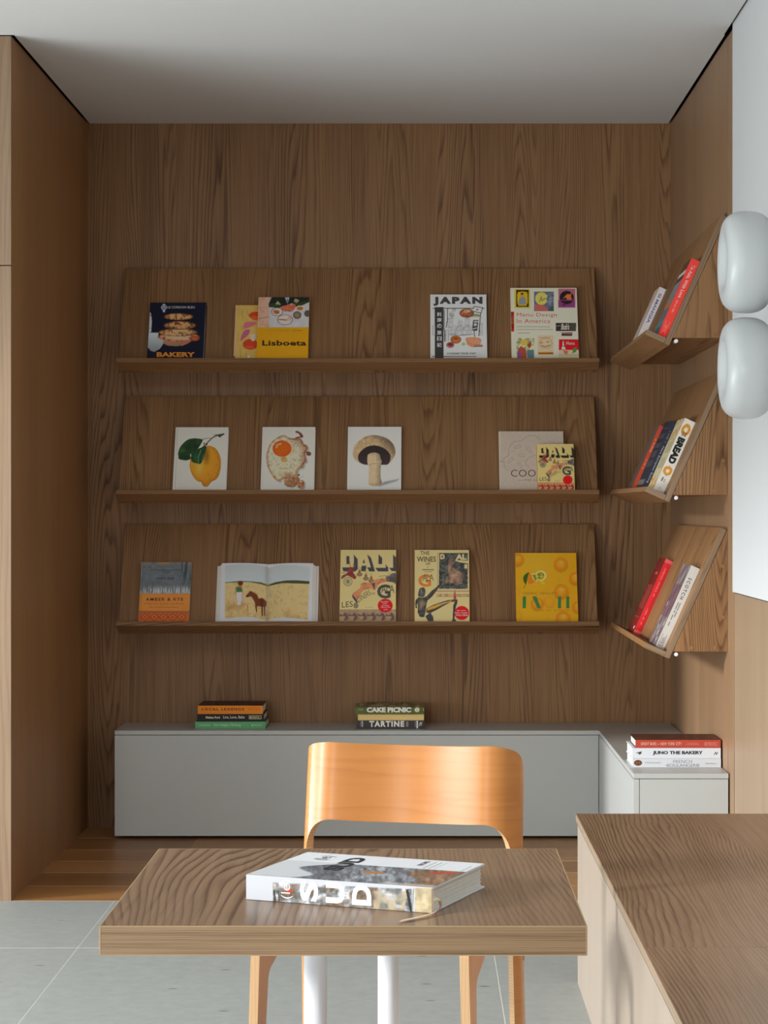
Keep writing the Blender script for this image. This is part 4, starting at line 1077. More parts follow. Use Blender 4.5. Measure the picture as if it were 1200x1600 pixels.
def p_wines(a):
    a.C[:] = (186,170,118); a.rect(525,160,1040,800,(62,62,58)); a.mottle(a.inside([(525,160),(1040,160),(1040,800),(525,800)]),.55,40,3,(1,1,.9)); a.mottle(a.inside([(525,160),(1040,160),(1040,800),(525,800)]),.5,16,5)
    a.poly([(700,290),(760,280),(790,350),(760,400),(820,450),(900,490),(940,560),(920,700),(840,720),(760,690),(650,700),(640,640),(700,560),(680,480),(690,400)],(120,95,78),smooth=True,soft=40); a.mottle(a.inside([(640,280),(940,280),(940,720),(640,720)]),.35,50,8)
    a.poly([(490,160),(530,160),(530,450),(500,460)],(170,152,105)); a.line([(500,160),(500,820)],10,(120,110,90)); a.poly([(810,300),(900,330),(1040,350),(1040,300),(820,285)],(180,165,115))
    a.line([(480,845),(1060,845)],12,(130,95,75)); a.line([(480,822),(1060,822)],6,(130,120,90)); a.rect(480,900,1060,940,(160,130,95)); a.mottle(a.inside([(480,900),(1060,900),(1060,940),(480,940)]),.4,(50,20),7); a.line([(480,900),(1060,900)],7,(120,80,65)); a.line([(480,940),(1060,940)],7,(120,80,65)); a.line([(540,860),(1060,860)],5,(140,120,90))
    D=(52,50,46)
    a.text('THE',190,128,355,195,(70,62,45),.01); a.text('WINES',130,225,470,320,(62,56,42),.015); a.text('OF',290,330,365,380,(70,62,45),.01); a.scribble(230,460,430,462,(60,55,40),wd=14); a.scribble(255,495,395,496,(60,55,40)); a.ell(322,418,8,8,D)
    a.text('G',155,545,385,765,(178,105,38),.035); a.text('ALA',232,535,430,660,(85,85,60),.0,.85)
    a.text('D',545,180,628,275,(190,175,130),.08); a.text('AL',822,180,1018,285,(190,175,130),.06); a.text('I',980,365,1030,440,(190,175,130),.08)
    # reclining silhouette reaching up
    a.poly([(150,920),(165,830),(190,790),(240,775),(275,800),(280,880),(250,945),(170,940)],(60,58,55),smooth=True); a.blend(np.exp(-(((a.X-215)/18)**2+((a.Y-840)/50)**2))*.5,(150,150,140))
    a.poly([(110,1000),(160,950),(240,960),(310,930),(390,840),(470,780),(530,720),(590,690),(545,740),(480,840),(400,940),(320,1010),(300,1080),(290,1200),(260,1310),(180,1300),(145,1230),(150,1130),(140,1050),(125,1100),(140,1150),(105,1140),(100,1060)],(58,54,50)); a.mottle(a.inside([(100,700),(600,700),(600,1300),(100,1300)])*(a.C.mean(-1)<110),.4,40,4)
    a.poly([(160,1040),(230,990),(290,1060),(220,1150),(180,1180)],(110,100,75),soft=50)
    a.poly([(300,1150),(420,1090),(560,1040),(700,1000),(840,990),(860,1020),(730,1040),(600,1110),(480,1180),(380,1230),(300,1230)],(62,52,44)); a.poly([(310,1150),(440,1100),(600,1050),(760,1005),(740,1030),(600,1080),(450,1150),(320,1190)],(168,128,40)); a.poly([(480,1080),(620,1040),(700,1030),(560,1095)],(150,120,90))
    a.poly([(815,1010),(855,990),(850,1060),(825,1130),(810,1250),(800,1370),(770,1370),(775,1200),(780,1100)],(50,46,46)); a.poly([(280,1290),(370,1220),(420,1300),(430,1380),(330,1380)],(55,52,56)); a.poly([(760,1350),(830,1350),(830,1380),(755,1380)],D)
    a.poly([(785,1000),(790,880),(805,850),(825,880),(835,1000)],(135,60,50)); a.line([(790,900),(832,900)],7,(180,140,110)); a.line([(808,820),(808,870)],9,(150,50,45))
    a.ell(932,1232,130,124,(172,12,18)); 
    for t,y0,y1,x0,x1 in (('New edition',1178,1200,845,1008),("Dalí's surrealist",1212,1242,808,1040),('Wine Bible',1252,1288,820,1038)): a.text(t,x0,y0,x1,y1,(208,165,160),.03)
shelf_book('cookbook', 'large cream book with a dark reclining figure and a red sticker', 2, 648, 732.8, 859.5, .034, (186,170,118), (640,850,11.43), p_wines, group=G3, spine=(150,135,90))

def p_fruit(a):
    a.C[:] = (178,132,14); a.mottle(1,.07,160,3); a.blend(np.clip((a.X-500)/900,0,1)*.4,(160,105,5)); a.blend(np.exp(-(((a.X-420)/260)**2+((a.Y-230)/200)**2))*.35,(190,155,60))
    for (x,y,r) in ((140,190,85),(810,265,95),(1040,480,85),(820,690,100),(440,880,88),(1080,930,80),(850,1110,100),(120,690,60),(130,1080,80),(630,860,85)):
        st = .35 if (x,y) in ((120,690),(130,1080),(630,860)) else 1.
        a.blend(np.clip(1.6-np.sqrt(((a.X-x)/(r*1.08))**2+((a.Y-y-18)/(r*1.1))**2)*1.2,0,.55)*st,(130,78,0))
        q=np.sqrt(((a.X-x)/r)**2+((a.Y-y)/r)**2); e=np.clip(q,0,1)[...,None]**2; col=np.array((202,150,28))*(1-e)+np.array((186,98,4))*e
        a.C = a.C*(1-(np.clip(.5-(q-1)*r/26,0,1)*st)[...,None])+col*(np.clip(.5-(q-1)*r/26,0,1)*st)[...,None]
        a.blend(np.exp(-(((a.X-x-5)/(r*.45))**2+((a.Y-y+30)/(r*.3))**2))*.5*st,(215,185,95))
    a.ell(500,445,85,80,(178,172,110)); a.ell(495,448,62,60,(120,108,22)); a.mottle(np.clip(1.3-((a.X-495)/62)**2-((a.Y-448)/60)**2,0,1),.6,20,6)
    a.poly([(290,500),(320,410),(360,400),(430,520),(440,570),(300,572)],(190,110,12)); a.poly([(345,405),(410,410),(450,440),(445,520),(430,560),(370,490)],(165,160,80)); a.poly([(365,430),(420,430),(440,500),(415,530)],(110,100,25))
    a.poly([(225,480),(250,430),(315,392),(300,450),(270,575),(235,540)],(40,72,18),smooth=True); a.line([(270,570),(230,645)],9,(80,80,25)); a.poly([(480,525),(540,530),(575,580),(520,580)],(198,165,40)); a.line([(380,560),(430,575)],8,(185,170,90))
    G=(40,92,48); a.rect(217,770,268,955,G); a.poly([(368,770),(432,770),(502,952),(445,952)],G); a.rect(768,770,818,955,G); a.rect(898,770,945,955,G); a.line([(435,790),(480,800),(490,840),(450,870)],6,(165,110,20)); a.line([(550,770),(552,890),(600,945),(680,945),(722,890),(722,770)],6,(150,105,10))
    a.text('CEDRIC GROLET',212,702,738,742,(110,84,30),.0,1.2); a.text('THE ART OF PASTRY',462,975,960,1002,(125,92,25),.0,1.35); a.scribble(585,1108,628,1108,(110,95,30))
shelf_book('cookbook', 'golden yellow book covered with orange fruit and green letter strokes', 2, 805, 900.3, 864, .03, (178,132,14), (795,855,10), p_fruit, group=G3)

# open picture book
def open_book():
    k = 2; zc = ZS[k]; crop = (330, 865, 6.857); off = 0.0
    Hh, Yt = solve_h(0.003, 0.003, 884.2, zc)
    X0 = (339.8 - CXP) * Yt / FPX; X1 = (498.3 - CXP) * Yt / FPX; W = X1 - X0
    o = Vector((X0, YB - ID, zc + IZ + 0.0005)); mtx = frame(o, (1, 0, 0), (0, CA, -SA), (0, SA, CA))
    r = empty('open_book', matrix=mtx); tag(r, 'open book showing a girl and a brown foal in a pale field', 'book', G3)
    g = W * 0.508         # gutter
    box('cover', 0, g - 0.006, -0.003, -0.0004, 0, Hh, cover_mat((165,160,158), KI), r, bev=.0004)
    box('cover', g + 0.006, W, -0.003, -0.0004, 0, Hh, cover_mat((165,160,158), KI), r, bev=.0004)
    def hgt(x, lo, hi):
        t = np.clip(np.where(x < g, (g - x) / (g - lo), (x - g) / (hi - g)), 0, 1)
        return 0.006 + 0.017 * np.sin(np.clip(t * 2.2, 0, np.pi / 2)) - 0.006 * t ** 2
    for q, (ins, fac, top_) in enumerate(((0.006, .45, .0035), (0.012, .75, .001), (0.018, 1.0, -0.0045))):
        lo, hi = ins, W - ins - 0.003
        for nm_, a0, a1 in (('page_block', lo, g), ('page_block', g, hi)):
            n = 24; xs_ = np.linspace(a0, a1, n + 1); hs = hgt(xs_, lo, hi) * fac + 0.003
            bm = bmesh.new(); z0, z1 = 0.001, Hh - top_
            low = 0.0031 if q == 0 else None
            prev = (hgt(xs_, lo, hi) * (0.45 if q == 1 else 0.75) + 0.0031) if q else np.full(n + 1, 0.0031)
            V = [[bm.verts.new((xs_[i], -y_, z_)) for i in range(n + 1)] for (y_, z_) in ()]
            A_ = [bm.verts.new((xs_[i], -hs[i], z0)) for i in range(n+1)]; B_ = [bm.verts.new((xs_[i], -hs[i], z1)) for i in range(n+1)]
            C_ = [bm.verts.new((xs_[i], -prev[i], z0)) for i in range(n+1)]; D_ = [bm.verts.new((xs_[i], -prev[i], z1)) for i in range(n+1)]
            for i in range(n):
                for qd in ((A_[i],A_[i+1],B_[i+1],B_[i]),(C_[i],D_[i],D_[i+1],C_[i+1]),(B_[i],B_[i+1],D_[i+1],D_[i]),(A_[i],C_[i],C_[i+1],A_[i+1])): bm.faces.new(qd)
            bm.faces.new((A_[0],B_[0],D_[0],C_[0])); bm.faces.new((A_[n],C_[n],D_[n],B_[n]))
            bmesh.ops.recalc_face_normals(bm, faces=bm.faces)
            finish(nm_, to_mesh(bm, nm_), M['paper'], r)
    lo, hi = 0.018, W - 0.021
    w_, h_ = hi - lo - 0.0006, Hh + 0.0045 - 0.001
    fr = frame((0,0,0),(1,0,0),(0,1,0),(0,0,1))
    a = Art(mtx, (lo + 0.0003, -0.018, 0.001), (1,0,0), (0,0,1), (0,-1,0), w_, h_, crop, 200, 130, (182,180,184), KI)
    F = [(148,128),(300,118),(480,118),(603,135),(603,150),(700,122),(900,128),(1060,150),(1035,712),(800,690),(680,690),(587,715),(500,690),(350,680),(148,700)]
    m = a.inside(F)
    hz = 318 - 12*np.cos((a.X-603)/110) + np.clip(-(a.X-603)*0,0,1)
    a.blend(m, (150,156,158)); a.blend(m*np.clip((a.Y-120)/190,0,1)*.5,(160,172,176))
    fld = m*np.clip((a.Y-310)/4,0,1); a.blend(fld,(172,152,105)); a.mottle(fld,.14,36,4); a.mottle(fld,.1,12,7); a.blend(fld*np.clip((a.Y-460)/200,0,1)*np.clip(.5+a.noise(90,3),0,1)*.5,(150,112,62)); a.blend(fld*np.clip(1-(a.Y-310)/60,0,1)*.5,(165,150,90))
    a.blend(m*a.inside([(150,312),(300,300),(460,302),(540,306),(603,328),(603,342),(520,322),(400,308),(150,318)]),(70,70,45)); a.blend(m*a.inside([(603,330),(680,305),(800,292),(900,292),(1056,300),(1056,328),(900,326),(760,318),(603,340)]),(52,58,38))
    a.blend(a.inside([(150,610),(180,560),(260,540),(400,540),(300,600)],soft=40)*.4,(130,85,40))
    a.poly([(262,420),(255,380),(275,355),(330,360),(342,400),(345,470),(360,540),(330,560),(290,560),(265,500)],(150,110,85)); a.poly([(272,420),(270,365),(325,362),(335,415)],(45,92,45)); a.poly([(272,418),(335,418),(330,480),(318,560),(285,555),(270,480)],(178,172,170)); a.ell(312,340,22,28,(150,95,70)); a.ell(315,322,28,24,(80,35,22)); a.poly([(330,420),(345,470),(370,530),(335,540),(325,480)],(165,140,125))
    B=(92,42,20)
    a.poly([(370,465),(400,425),(415,405),(440,410),(490,440),(510,480),(540,472),(580,495),(595,530),(580,565),(570,560),(545,568),(500,560),(480,570),(465,520),(430,465),(400,468)],B,smooth=True); a.poly([(468,550),(490,560),(492,640),(480,620)],(80,45,25)); a.poly([(538,560),(552,560),(552,665),(540,665)],(60,30,16)); a.poly([(562,555),(578,555),(576,660),(566,660)],(80,42,22)); a.blend(a.inside([(520,480),(560,475),(560,560),(530,560)],soft=20)*.5,(60,26,12)); a.ell(388,462,14,8,(30,18,12))
    a.line([(390,560),(392,620)],8,(120,85,50)); a.line([(603,130),(587,715)],7,(130,125,115),alpha=.6)
    a.blend(np.exp(-((a.X-598)/28)**2)*.25,(90,88,84))
    a.build('spread_print', r, surf=lambda u, v: hgt(u + lo, lo, hi) + 0.003 - 0.018 + 0.0002)
    return r
open_book()

# ------------------------------------------------ books leaning on the right-hand shelves (back cover outwards, spine towards the room)
def side_book(name, label, k, Y, Hh, T, W, cover, spine, spaint, bpaint, off=0.0, ki=0.58, group=None):
    zc = ZS[k]
    n = Vector((-CA, 0, SA)); p = Vector((SA, 0, CA))
    o = Vector((XR - ID, Y, zc + IZ)) + n * (off + T + 0.0004) + p * 0.0004
    mtx = frame(o, (0, 1, 0), tuple(n), tuple(p))
    r = empty(name, matrix=mtx); tag(r, label, 'book', group)
    book_body(r, W, Hh, T, cover, ki, False, spine)
    # spine print: plane x=0, outward -x ; u along +y (outward n) measured from the front cover, v up
    a = Art(mtx, (0, -0.0002, 0.0003), (0, -1, 0), (0, 0, 1), (-1, 0, 0), T - 0.0004, Hh - 0.0006, (0, 0, 1), max(10, int(T * 600)), int(Hh * 320), spine, ki)
    spaint(a, T - 0.0004, Hh); a.build('spine_print', r)
    b = Art(mtx, (0.0004, 0, 0.0004), (1, 0, 0), (0, 0, 1), (0, 1, 0), W - 0.0008, Hh - 0.0008, (0, 0, 1), 40, int(Hh * 300), cover, ki)
    bpaint(b, W, Hh); b.build('back_print', r)
    return r
def uvrect(a, u0, v0, u1, v1, col, al=1.0):
    m = (a.U >= u0) & (a.U <= u1) & (a.V >= v0) & (a.V <= v1); a.blend(m * al, col)
def uvlines(a, u0, u1, v0, v1, col, n, wd=0.0012):
    for i in range(n):
        v = v0 + (v1 - v0) * i / max(1, n - 1)
        a.blend(((np.abs(a.V - v) < wd) & (a.U > u0) & (a.U < u1 - a.rng.uniform(0, .2) * (u1 - u0))) * .8, col)
def s_asia(a, T, H):
    uvrect(a, 0, 0, 1, .03, (225,25,20), .5)
    a.tuv('To Asia, With Love', T*.28, H*.50, T*.72, H*.93, (215,170,165), .02, 1.0, 90)
    vprint(a, T*.46, H*.31, H*.47, T*.24, (215,130,120))
    a.tuv('PRESTEL', T*.38, H*.05, T*.58, H*.14, (225,140,130), .01, 1.0, 90); box_uv(a, T*.28, H*.03, T*.68, H*.19, (220,120,110))
def vprint(a, uc, v0, v1, h, col):
    """a word too small to read, running along a spine"""
    v = v0
    while v < v1:
        l = a.rng.uniform(.0012, .0032)
        a.blend(((np.abs(a.U - uc) < h / 2 * a.rng.uniform(.7, 1)) & (a.V > v) & (a.V < v + l)) * .75, col); v += l + .0012
def box_uv(a, u0, v0, u1, v1, col, wd=0.0006):
    m = (a.U >= u0-wd) & (a.U <= u1+wd) & (a.V >= v0-wd) & (a.V <= v1+wd) & ~((a.U > u0+wd*1.5) & (a.U < u1-wd*1.5) & (a.V > v0+wd*1.5) & (a.V < v1-wd*1.5))
    a.blend(m * .9, col)
def b_asia(a, W, H):
    a.C[:] = (92,86,84); r = a.rng
    for v0, v1, c in ((.86,1.,(70,40,30)),(.80,.86,(160,150,140)),(.72,.80,(60,35,28)),(.45,.72,(95,92,95)),(.38,.45,(130,80,50)),(.2,.38,(70,75,82)),(.0,.2,(60,90,100))): uvrect(a, 0, v0*H, W, v1*H, c)
    a.C *= (1 + .35 * np.sin(a.V * 260 + a.U * 90))[..., None]
side_book('cookbook', 'red-spined book leaning at the near end of the top right shelf', 0, 6.842, .271, .030, .20, (92,86,84), (205,58,48), s_asia, b_asia, group='books on the top right shelf')
def s_si(a, T, H):
    r = a.rng
    for i in range(60):
        u, v = r.uniform(0, T), r.uniform(0, H); m = ((a.U-u)**2 + (a.V-v)**2) < .0018**2; a.blend(m*.8, (150,150,165))
    a.tuv('SI MANGIA', T*.30, H*.50, T*.72, H*.92, (80,85,125), .03, 1.0, 90)
def b_si(a, W, H):
    a.C[:] = (150,138,126)
side_book('cookbook', 'white patterned book alone at the far end of the top right shelf', 0, 7.84, .285, .026, .17, (150,138,126), (172,164,160), s_si, b_si, ki=.44, group='books on the top right shelf')

def s_bread(a, T, H):
    a.C[:] = (186,182,172)
    for v in (.865,.30):
        c = v*H; m = ((a.U-T/2)/(T*.40))**2 + ((a.V-c)/(.0205 if v>.5 else .016))**2; a.blend((m<1)*1., (176,120,40)); a.blend((m<.16)*1., (190,180,150)); 
    a.tuv('BREAD', T*.16, H*.40, T*.80, H*.755, (28,28,28), .07, 1.0, 90)
    a.tuv('THE BIG', T*.53, H*.775, T*.72, H*.835, (60,58,55), .02, 1, 90); a.tuv('BOOK OF', T*.28, H*.775, T*.47, H*.835, (60,58,55), .02, 1, 90)
    vprint(a, T*.60, H*.155, H*.20, T*.14, (60,58,56)); vprint(a, T*.38, H*.15, H*.21, T*.14, (60,58,56))
    a.blend(((a.U-T/2)**2+(a.V-H*.06)**2 < .006**2)*.5,(150,145,135))
def b_bread(a, W, H):
    a.C[:] = (160,150,118); r = a.rng
    for i in range(26):
        u, v = r.uniform(0, W), r.choice((r.uniform(.02,.2), r.uniform(.7,1.)))*H; m = ((a.U-u)/.014)**2 + ((a.V-v)/.010)**2; a.blend((m<1)*.9, (165,125,60)); a.blend((m<.35)*.8, (120,90,50))
    uvlines(a, .01, W-.02, .3*H, .66*H, (110,105,85), 16)
side_book('cookbook', 'thick white-spined book with bold black capitals and bagels on its spine', 1, 6.925, .260, .0375, .20, (160,150,118), (186,182,172), s_bread, b_bread, group='books on the middle right shelf')
def s_nordic(a, T, H):
    a.C[:] = (42,46,60)
    a.tuv('New European Baking', T*.28, H*.16, T*.68, H*.66, (165,165,165), -.005, 1.0, 90); vprint(a, T*.5, H*.72, H*.86, T*.2, (150,140,110)); a.blend(((a.U-T/2)**2+(a.V-H*.06)**2 < .004**2)*1.,(150,150,150))
def b_nordic(a, W, H):
    a.C[:] = (38,40,50); uvlines(a, .01, W-.01, .35*H, .9*H, (90,92,100), 22)
    uvrect(a, 0, .12*H, W, .2*H, (120,112,100), .7)
side_book('cookbook', 'dark navy book between the red and the white-spined books on the middle right shelf', 1, 7.49, .283, .0225, .20, (38,40,50), (42,46,60), s_nordic, b_nordic, group='books on the middle right shelf')
def s_red2(a, T, H):
    a.C[:] = (172,66,40); vprint(a, T*.5, H*.62, H*.80, T*.30, (205,150,120)); vprint(a, T*.5, H*.38, H*.52, T*.24, (205,150,120)); uvrect(a, 0, .93*H, T, H, (170,60,60)); uvrect(a, 0, 0, T, .08*H, (185,90,80), .6)
side_book('cookbook', 'thin orange-red book farthest back on the middle right shelf', 1, 7.92, .287, .017, .15, (95,84,76), (172,66,40), s_red2, lambda a,W,H: None, ki=.52, group='books on the middle right shelf')

def s_scotch(a, T, H):
    a.C[:] = (162,158,151); a.tuv('SCOTCH', T*.28, H*.60, T*.66, H*.86, (62,58,56), .02, 1.45, 90)
    vprint(a, T*.58, H*.33, H*.56, T*.13, (80,76,72)); vprint(a, T*.38, H*.27, H*.56, T*.13, (80,76,72))
    box_uv(a, T*.24, H*.03, T*.66, H*.17, (100,95,90)); a.tuv('PRESTEL', T*.36, H*.05, T*.56, H*.13, (80,76,72), .01, 1.1, 90)
def b_scotch(a, W, H):
    a.C[:] = (92,80,80); n = np.sin(a.V*70+a.U*40)+np.sin(a.V*33-a.U*80); a.C *= (1+.12*n)[...,None]; uvrect(a, 0, .35*H, W, .75*H, (78,45,52), .5)
    for u,v in ((.03,.27),(.08,.15),(.14,.22),(.05,.08),(.16,.5)): m=((a.U-u)**2+(a.V-v*H)**2)<.009**2; a.blend(m*.8,(150,155,160))
side_book('cookbook', 'pale grey-spined book nearest on the bottom right shelf', 2, 6.905, .290, .031, .20, (92,80,80), (176,172,165), s_scotch, b_scotch, group='books on the bottom right shelf')
def s_wine(a, T, H):
    a.C[:] = (168,30,34); a.blend((a.U>T*.55)*.35,(120,12,16)); uvrect(a, 0, 0, T, .05*H, (190,120,110), .5); uvrect(a, 0, .95*H, T, H, (185,110,105), .5)
    vprint(a, T*.5, H*.50, H*.88, T*.26, (200,88,80)); vprint(a, T*.5, H*.12, H*.38, T*.22, (200,88,80))
def b_wine(a, W, H):
    a.C[:] = (88,24,20); uvlines(a, .03, W-.01, .2*H, .62*H, (130,60,52), 20); uvrect(a, .05, .78*H, W*.6, .81*H, (150,60,50)); uvrect(a, .02, .05*H, .05, .09*H, (170,165,160))
side_book('cookbook', 'crimson book leaning by itself towards the far end of the bottom right shelf', 2, 7.665, .2957, .0275, .20, (88,24,20), (168,30,34), s_wine, b_wine, ki=.52, group='books on the bottom right shelf')

# ------------------------------------------------ flat stacks (spines towards the room, front covers up)
def flat_book(label, xl, xr, Y, zb, T, W, cover, spine, spaint, crop, ki, group, tint=None, tpaint=None):
    Hh = (xr - xl) * Y / FPX; X1 = (xr - CXP) * Y / FPX
    mtx = frame((X1, Y, zb + 0.0002), (0, 1, 0), (0, 0, -1), (-1, 0, 0))
    r = empty('cookbook', matrix=mtx); tag(r, label, 'book', group)
    book_body(r, W, Hh, T, cover, ki, False, spine)
    a = Art(mtx, (0, -0.0002, Hh - 0.0002), (0, 0, -1), (0, -1, 0), (-1, 0, 0), Hh - 0.0004, T - 0.0004, crop, int(Hh * 560), max(8, int(T * 700)), spine, ki)
    spaint(a); a.build('spine_print', r)
    if tpaint:
        b = Art(mtx, (0.0004, -T, Hh - 0.0004), (0, 0, -1), (1, 0, 0), (0, -1, 0), Hh - 0.0008, W - 0.0008, crop, int(Hh * 300), int(W * 300), cover, ki)
        tpaint(b); b.build('cover_print', r)
    return zb + 0.0002 + T + 0.0002
# note: body is built with the spine at x=0 and the front cover at y=-T, so here the front cover faces up
CA_ = (295, 1085, 9.2308); CB_ = (545, 1085, 9.2308); CC_ = (970, 1135, 7.0588)
def t_dark(a): a.C[:] = (52,34,26); a.mottle(1,.4,30,3)
gA = 'left stack on the long cabinet'; gB = 'right stack on the long cabinet'; gC = 'stack on the short cabinet'
K2 = 0.38
def sA1(a): a.C[:] = (66,112,76); a.text('Norwegian Baking',358,422,750,465,(160,185,150),.0); a.scribble(140,443,305,446,(150,180,150)); a.text('PRESTEL',940,435,1048,455,(140,170,140),.01,1.2); a.ell(917,445,9,12,(150,180,150)); a.mottle(1,.05,40,2)
def sA2(a): a.C[:] = (18,14,12); a.text('Melissa Forti',245,315,450,348,(190,180,165),.03); a.text('Live, Love, Bake',497,308,805,352,(195,190,180),.01); a.line([(868,308),(1042,308),(1042,353),(868,353),(868,308)],6,(170,165,130)); a.text('PRESTEL',912,322,1025,342,(170,165,130),.02,1.1); a.ell(892,332,11,13,(170,165,130))
def sA3(a): a.C[:] = (186,108,14); a.text('LOCAL LEGENDS',185,193,800,232,(70,28,20),.035,1.3); a.line([(845,192),(1015,192),(1015,232),(845,232),(845,192)],4,(140,60,15)); a.text('PRESTEL',885,203,1000,220,(125,60,15),.01,1.1); a.ell(870,212,8,9,(110,40,15))
z = ZT + 0.0002
z = flat_book('green book at the bottom of the left stack on the long grey cabinet', 304.8, 414.9, 8.165, z, .0275, .20, (50,90,60), (66,112,76), sA1, CA_, K2, gA)
z = flat_book('black book in the middle of the left stack on the long grey cabinet', 308.2, 412.5, 8.168, z, .0285, .19, (20,16,14), (18,14,12), sA2, CA_, K2, gA)
z = flat_book('mustard orange book on top of the left stack on the long grey cabinet', 309, 410.8, 8.170, z, .0325, .19, (52,34,26), (186,108,14), sA3, CA_, K2, gA, tpaint=t_dark)
def sB1(a): 
    a.C[:] = (40,36,36); a.text('TARTINE',296,382,800,468,(196,192,184),.05,1.2); a.rect(978,365,998,490,(180,178,172)); a.rect(190,375,203,470,(150,148,145)); a.rect(170,385,182,465,(95,92,90)); a.rect(830,392,840,468,(120,116,112)); a.rect(848,392,856,468,(120,116,112)); a.rect(955,385,962,470,(110,106,102)); a.line([(1015,455),(1030,400),(1040,450),(1055,400)],8,(150,146,142))
def sB2(a): a.C[:] = (206,178,115); a.mottle(1,.05,14,2)
def sB3(a):
    a.C[:] = (58,66,30); a.mottle(1,.25,60,4); a.text('CAKE PICNIC',258,185,900,260,(200,198,185),.06,1.0); a.ell(985,222,34,32,(190,188,160)); a.text('C',968,205,1002,240,(80,85,50),.0); a.scribble(140,218,210,218,(140,145,110)); a.line([(1078,200),(1078,235)],6,(130,130,110))
def tB(a): a.C[:] = (85,78,48); a.mottle(1,.35,40,3); a.blend(np.clip(a.noise((90,20),5)*3,0,1)*.5,(150,138,130))
z = ZT + 0.0002
z = flat_book('black book with wide white capitals at the bottom of the right stack', 556.8, 663.6, 8.165, z, .0315, .20, (36,32,32), (40,36,36), sB1, CB_, K2, gB)
z = flat_book('pale yellow book without lettering in the middle of the right stack', 559, 662.5, 8.172, z, .0235, .19, (206,178,115), (206,178,115), sB2, CB_, K2, gB)
z = flat_book('dark green book with white capitals on top of the right stack', 555, 662.6, 8.166, z, .0275, .20, (85,78,48), (58,66,30), sB3, CB_, K2, gB, tpaint=tB)
def sC1(a): a.C[:] = (196,198,200); a.ell(190,402,42,30,(120,70,35),edge=(70,38,20)); 
def sC1(a):
    a.C[:] = (196,198,200); a.ell(190,402,44,31,(140,85,45),edge=(70,38,20)); a.line([(190,372),(190,432)],6,(60,32,18)); a.text('FERRANDI',270,392,440,410,(120,122,126),.0,1.5); a.text('FRENCH',578,370,785,404,(105,106,112),-.008,1.05); a.text('BOULANGERIE',510,412,868,446,(105,106,112),-.008,1.0); a.line([(495,430),(505,430)],5,(105,106,112)); a.text('Flammarion',936,400,1050,416,(120,122,126),.0)
def sC2(a):
    a.C[:] = (204,206,210); a.text('JUNO THE BAKERY',352,270,905,318,(52,50,54),.05,1.0); a.poly([(165,292),(190,285),(232,275),(225,300),(205,314),(195,298)],(60,60,62)); a.line([(1030,310),(1045,285),(1055,310),(1068,285)],8,(70,70,74))
def sC3(a):
    a.C[:] = (170,66,50); a.text('GREAT BARS — NEW YORK CITY',220,175,672,208,(215,170,150),.01,1.1); a.scribble(735,185,850,186,(205,140,125)); a.scribble(720,200,862,201,(205,140,125)); a.line([(920,178),(1075,178),(1075,212),(920,212),(920,178)],3,(200,130,115)); a.text('PRESTEL',960,187,1058,203,(215,150,135),.01,1.3); a.ell(938,195,7,8,(215,160,140))
def tC(a): a.C[:] = (92,54,40); a.mottle(1,.2,60,3)
z = ZT + 0.0002
YC_ = 6.945
z = flat_book('white book with a small loaf emblem at the bottom of the right-hand cabinet stack', 988.4, 1126.6, YC_, z, .0297, .21, (196,198,200), (196,198,200), sC1, CC_, .88, gC)
z = flat_book('white book with heavy black capitals in the middle of the right-hand cabinet stack', 988.2, 1126.2, YC_ + .002, z, .0338, .21, (204,206,210), (204,206,210), sC2, CC_, .88, gC)
z = flat_book('brick red book on top of the right-hand cabinet stack', 992.8, 1126.2, YC_ + .006, z, .0262, .18, (92,54,40), (170,66,50), sC3, CC_, .88, gC, tpaint=tC)

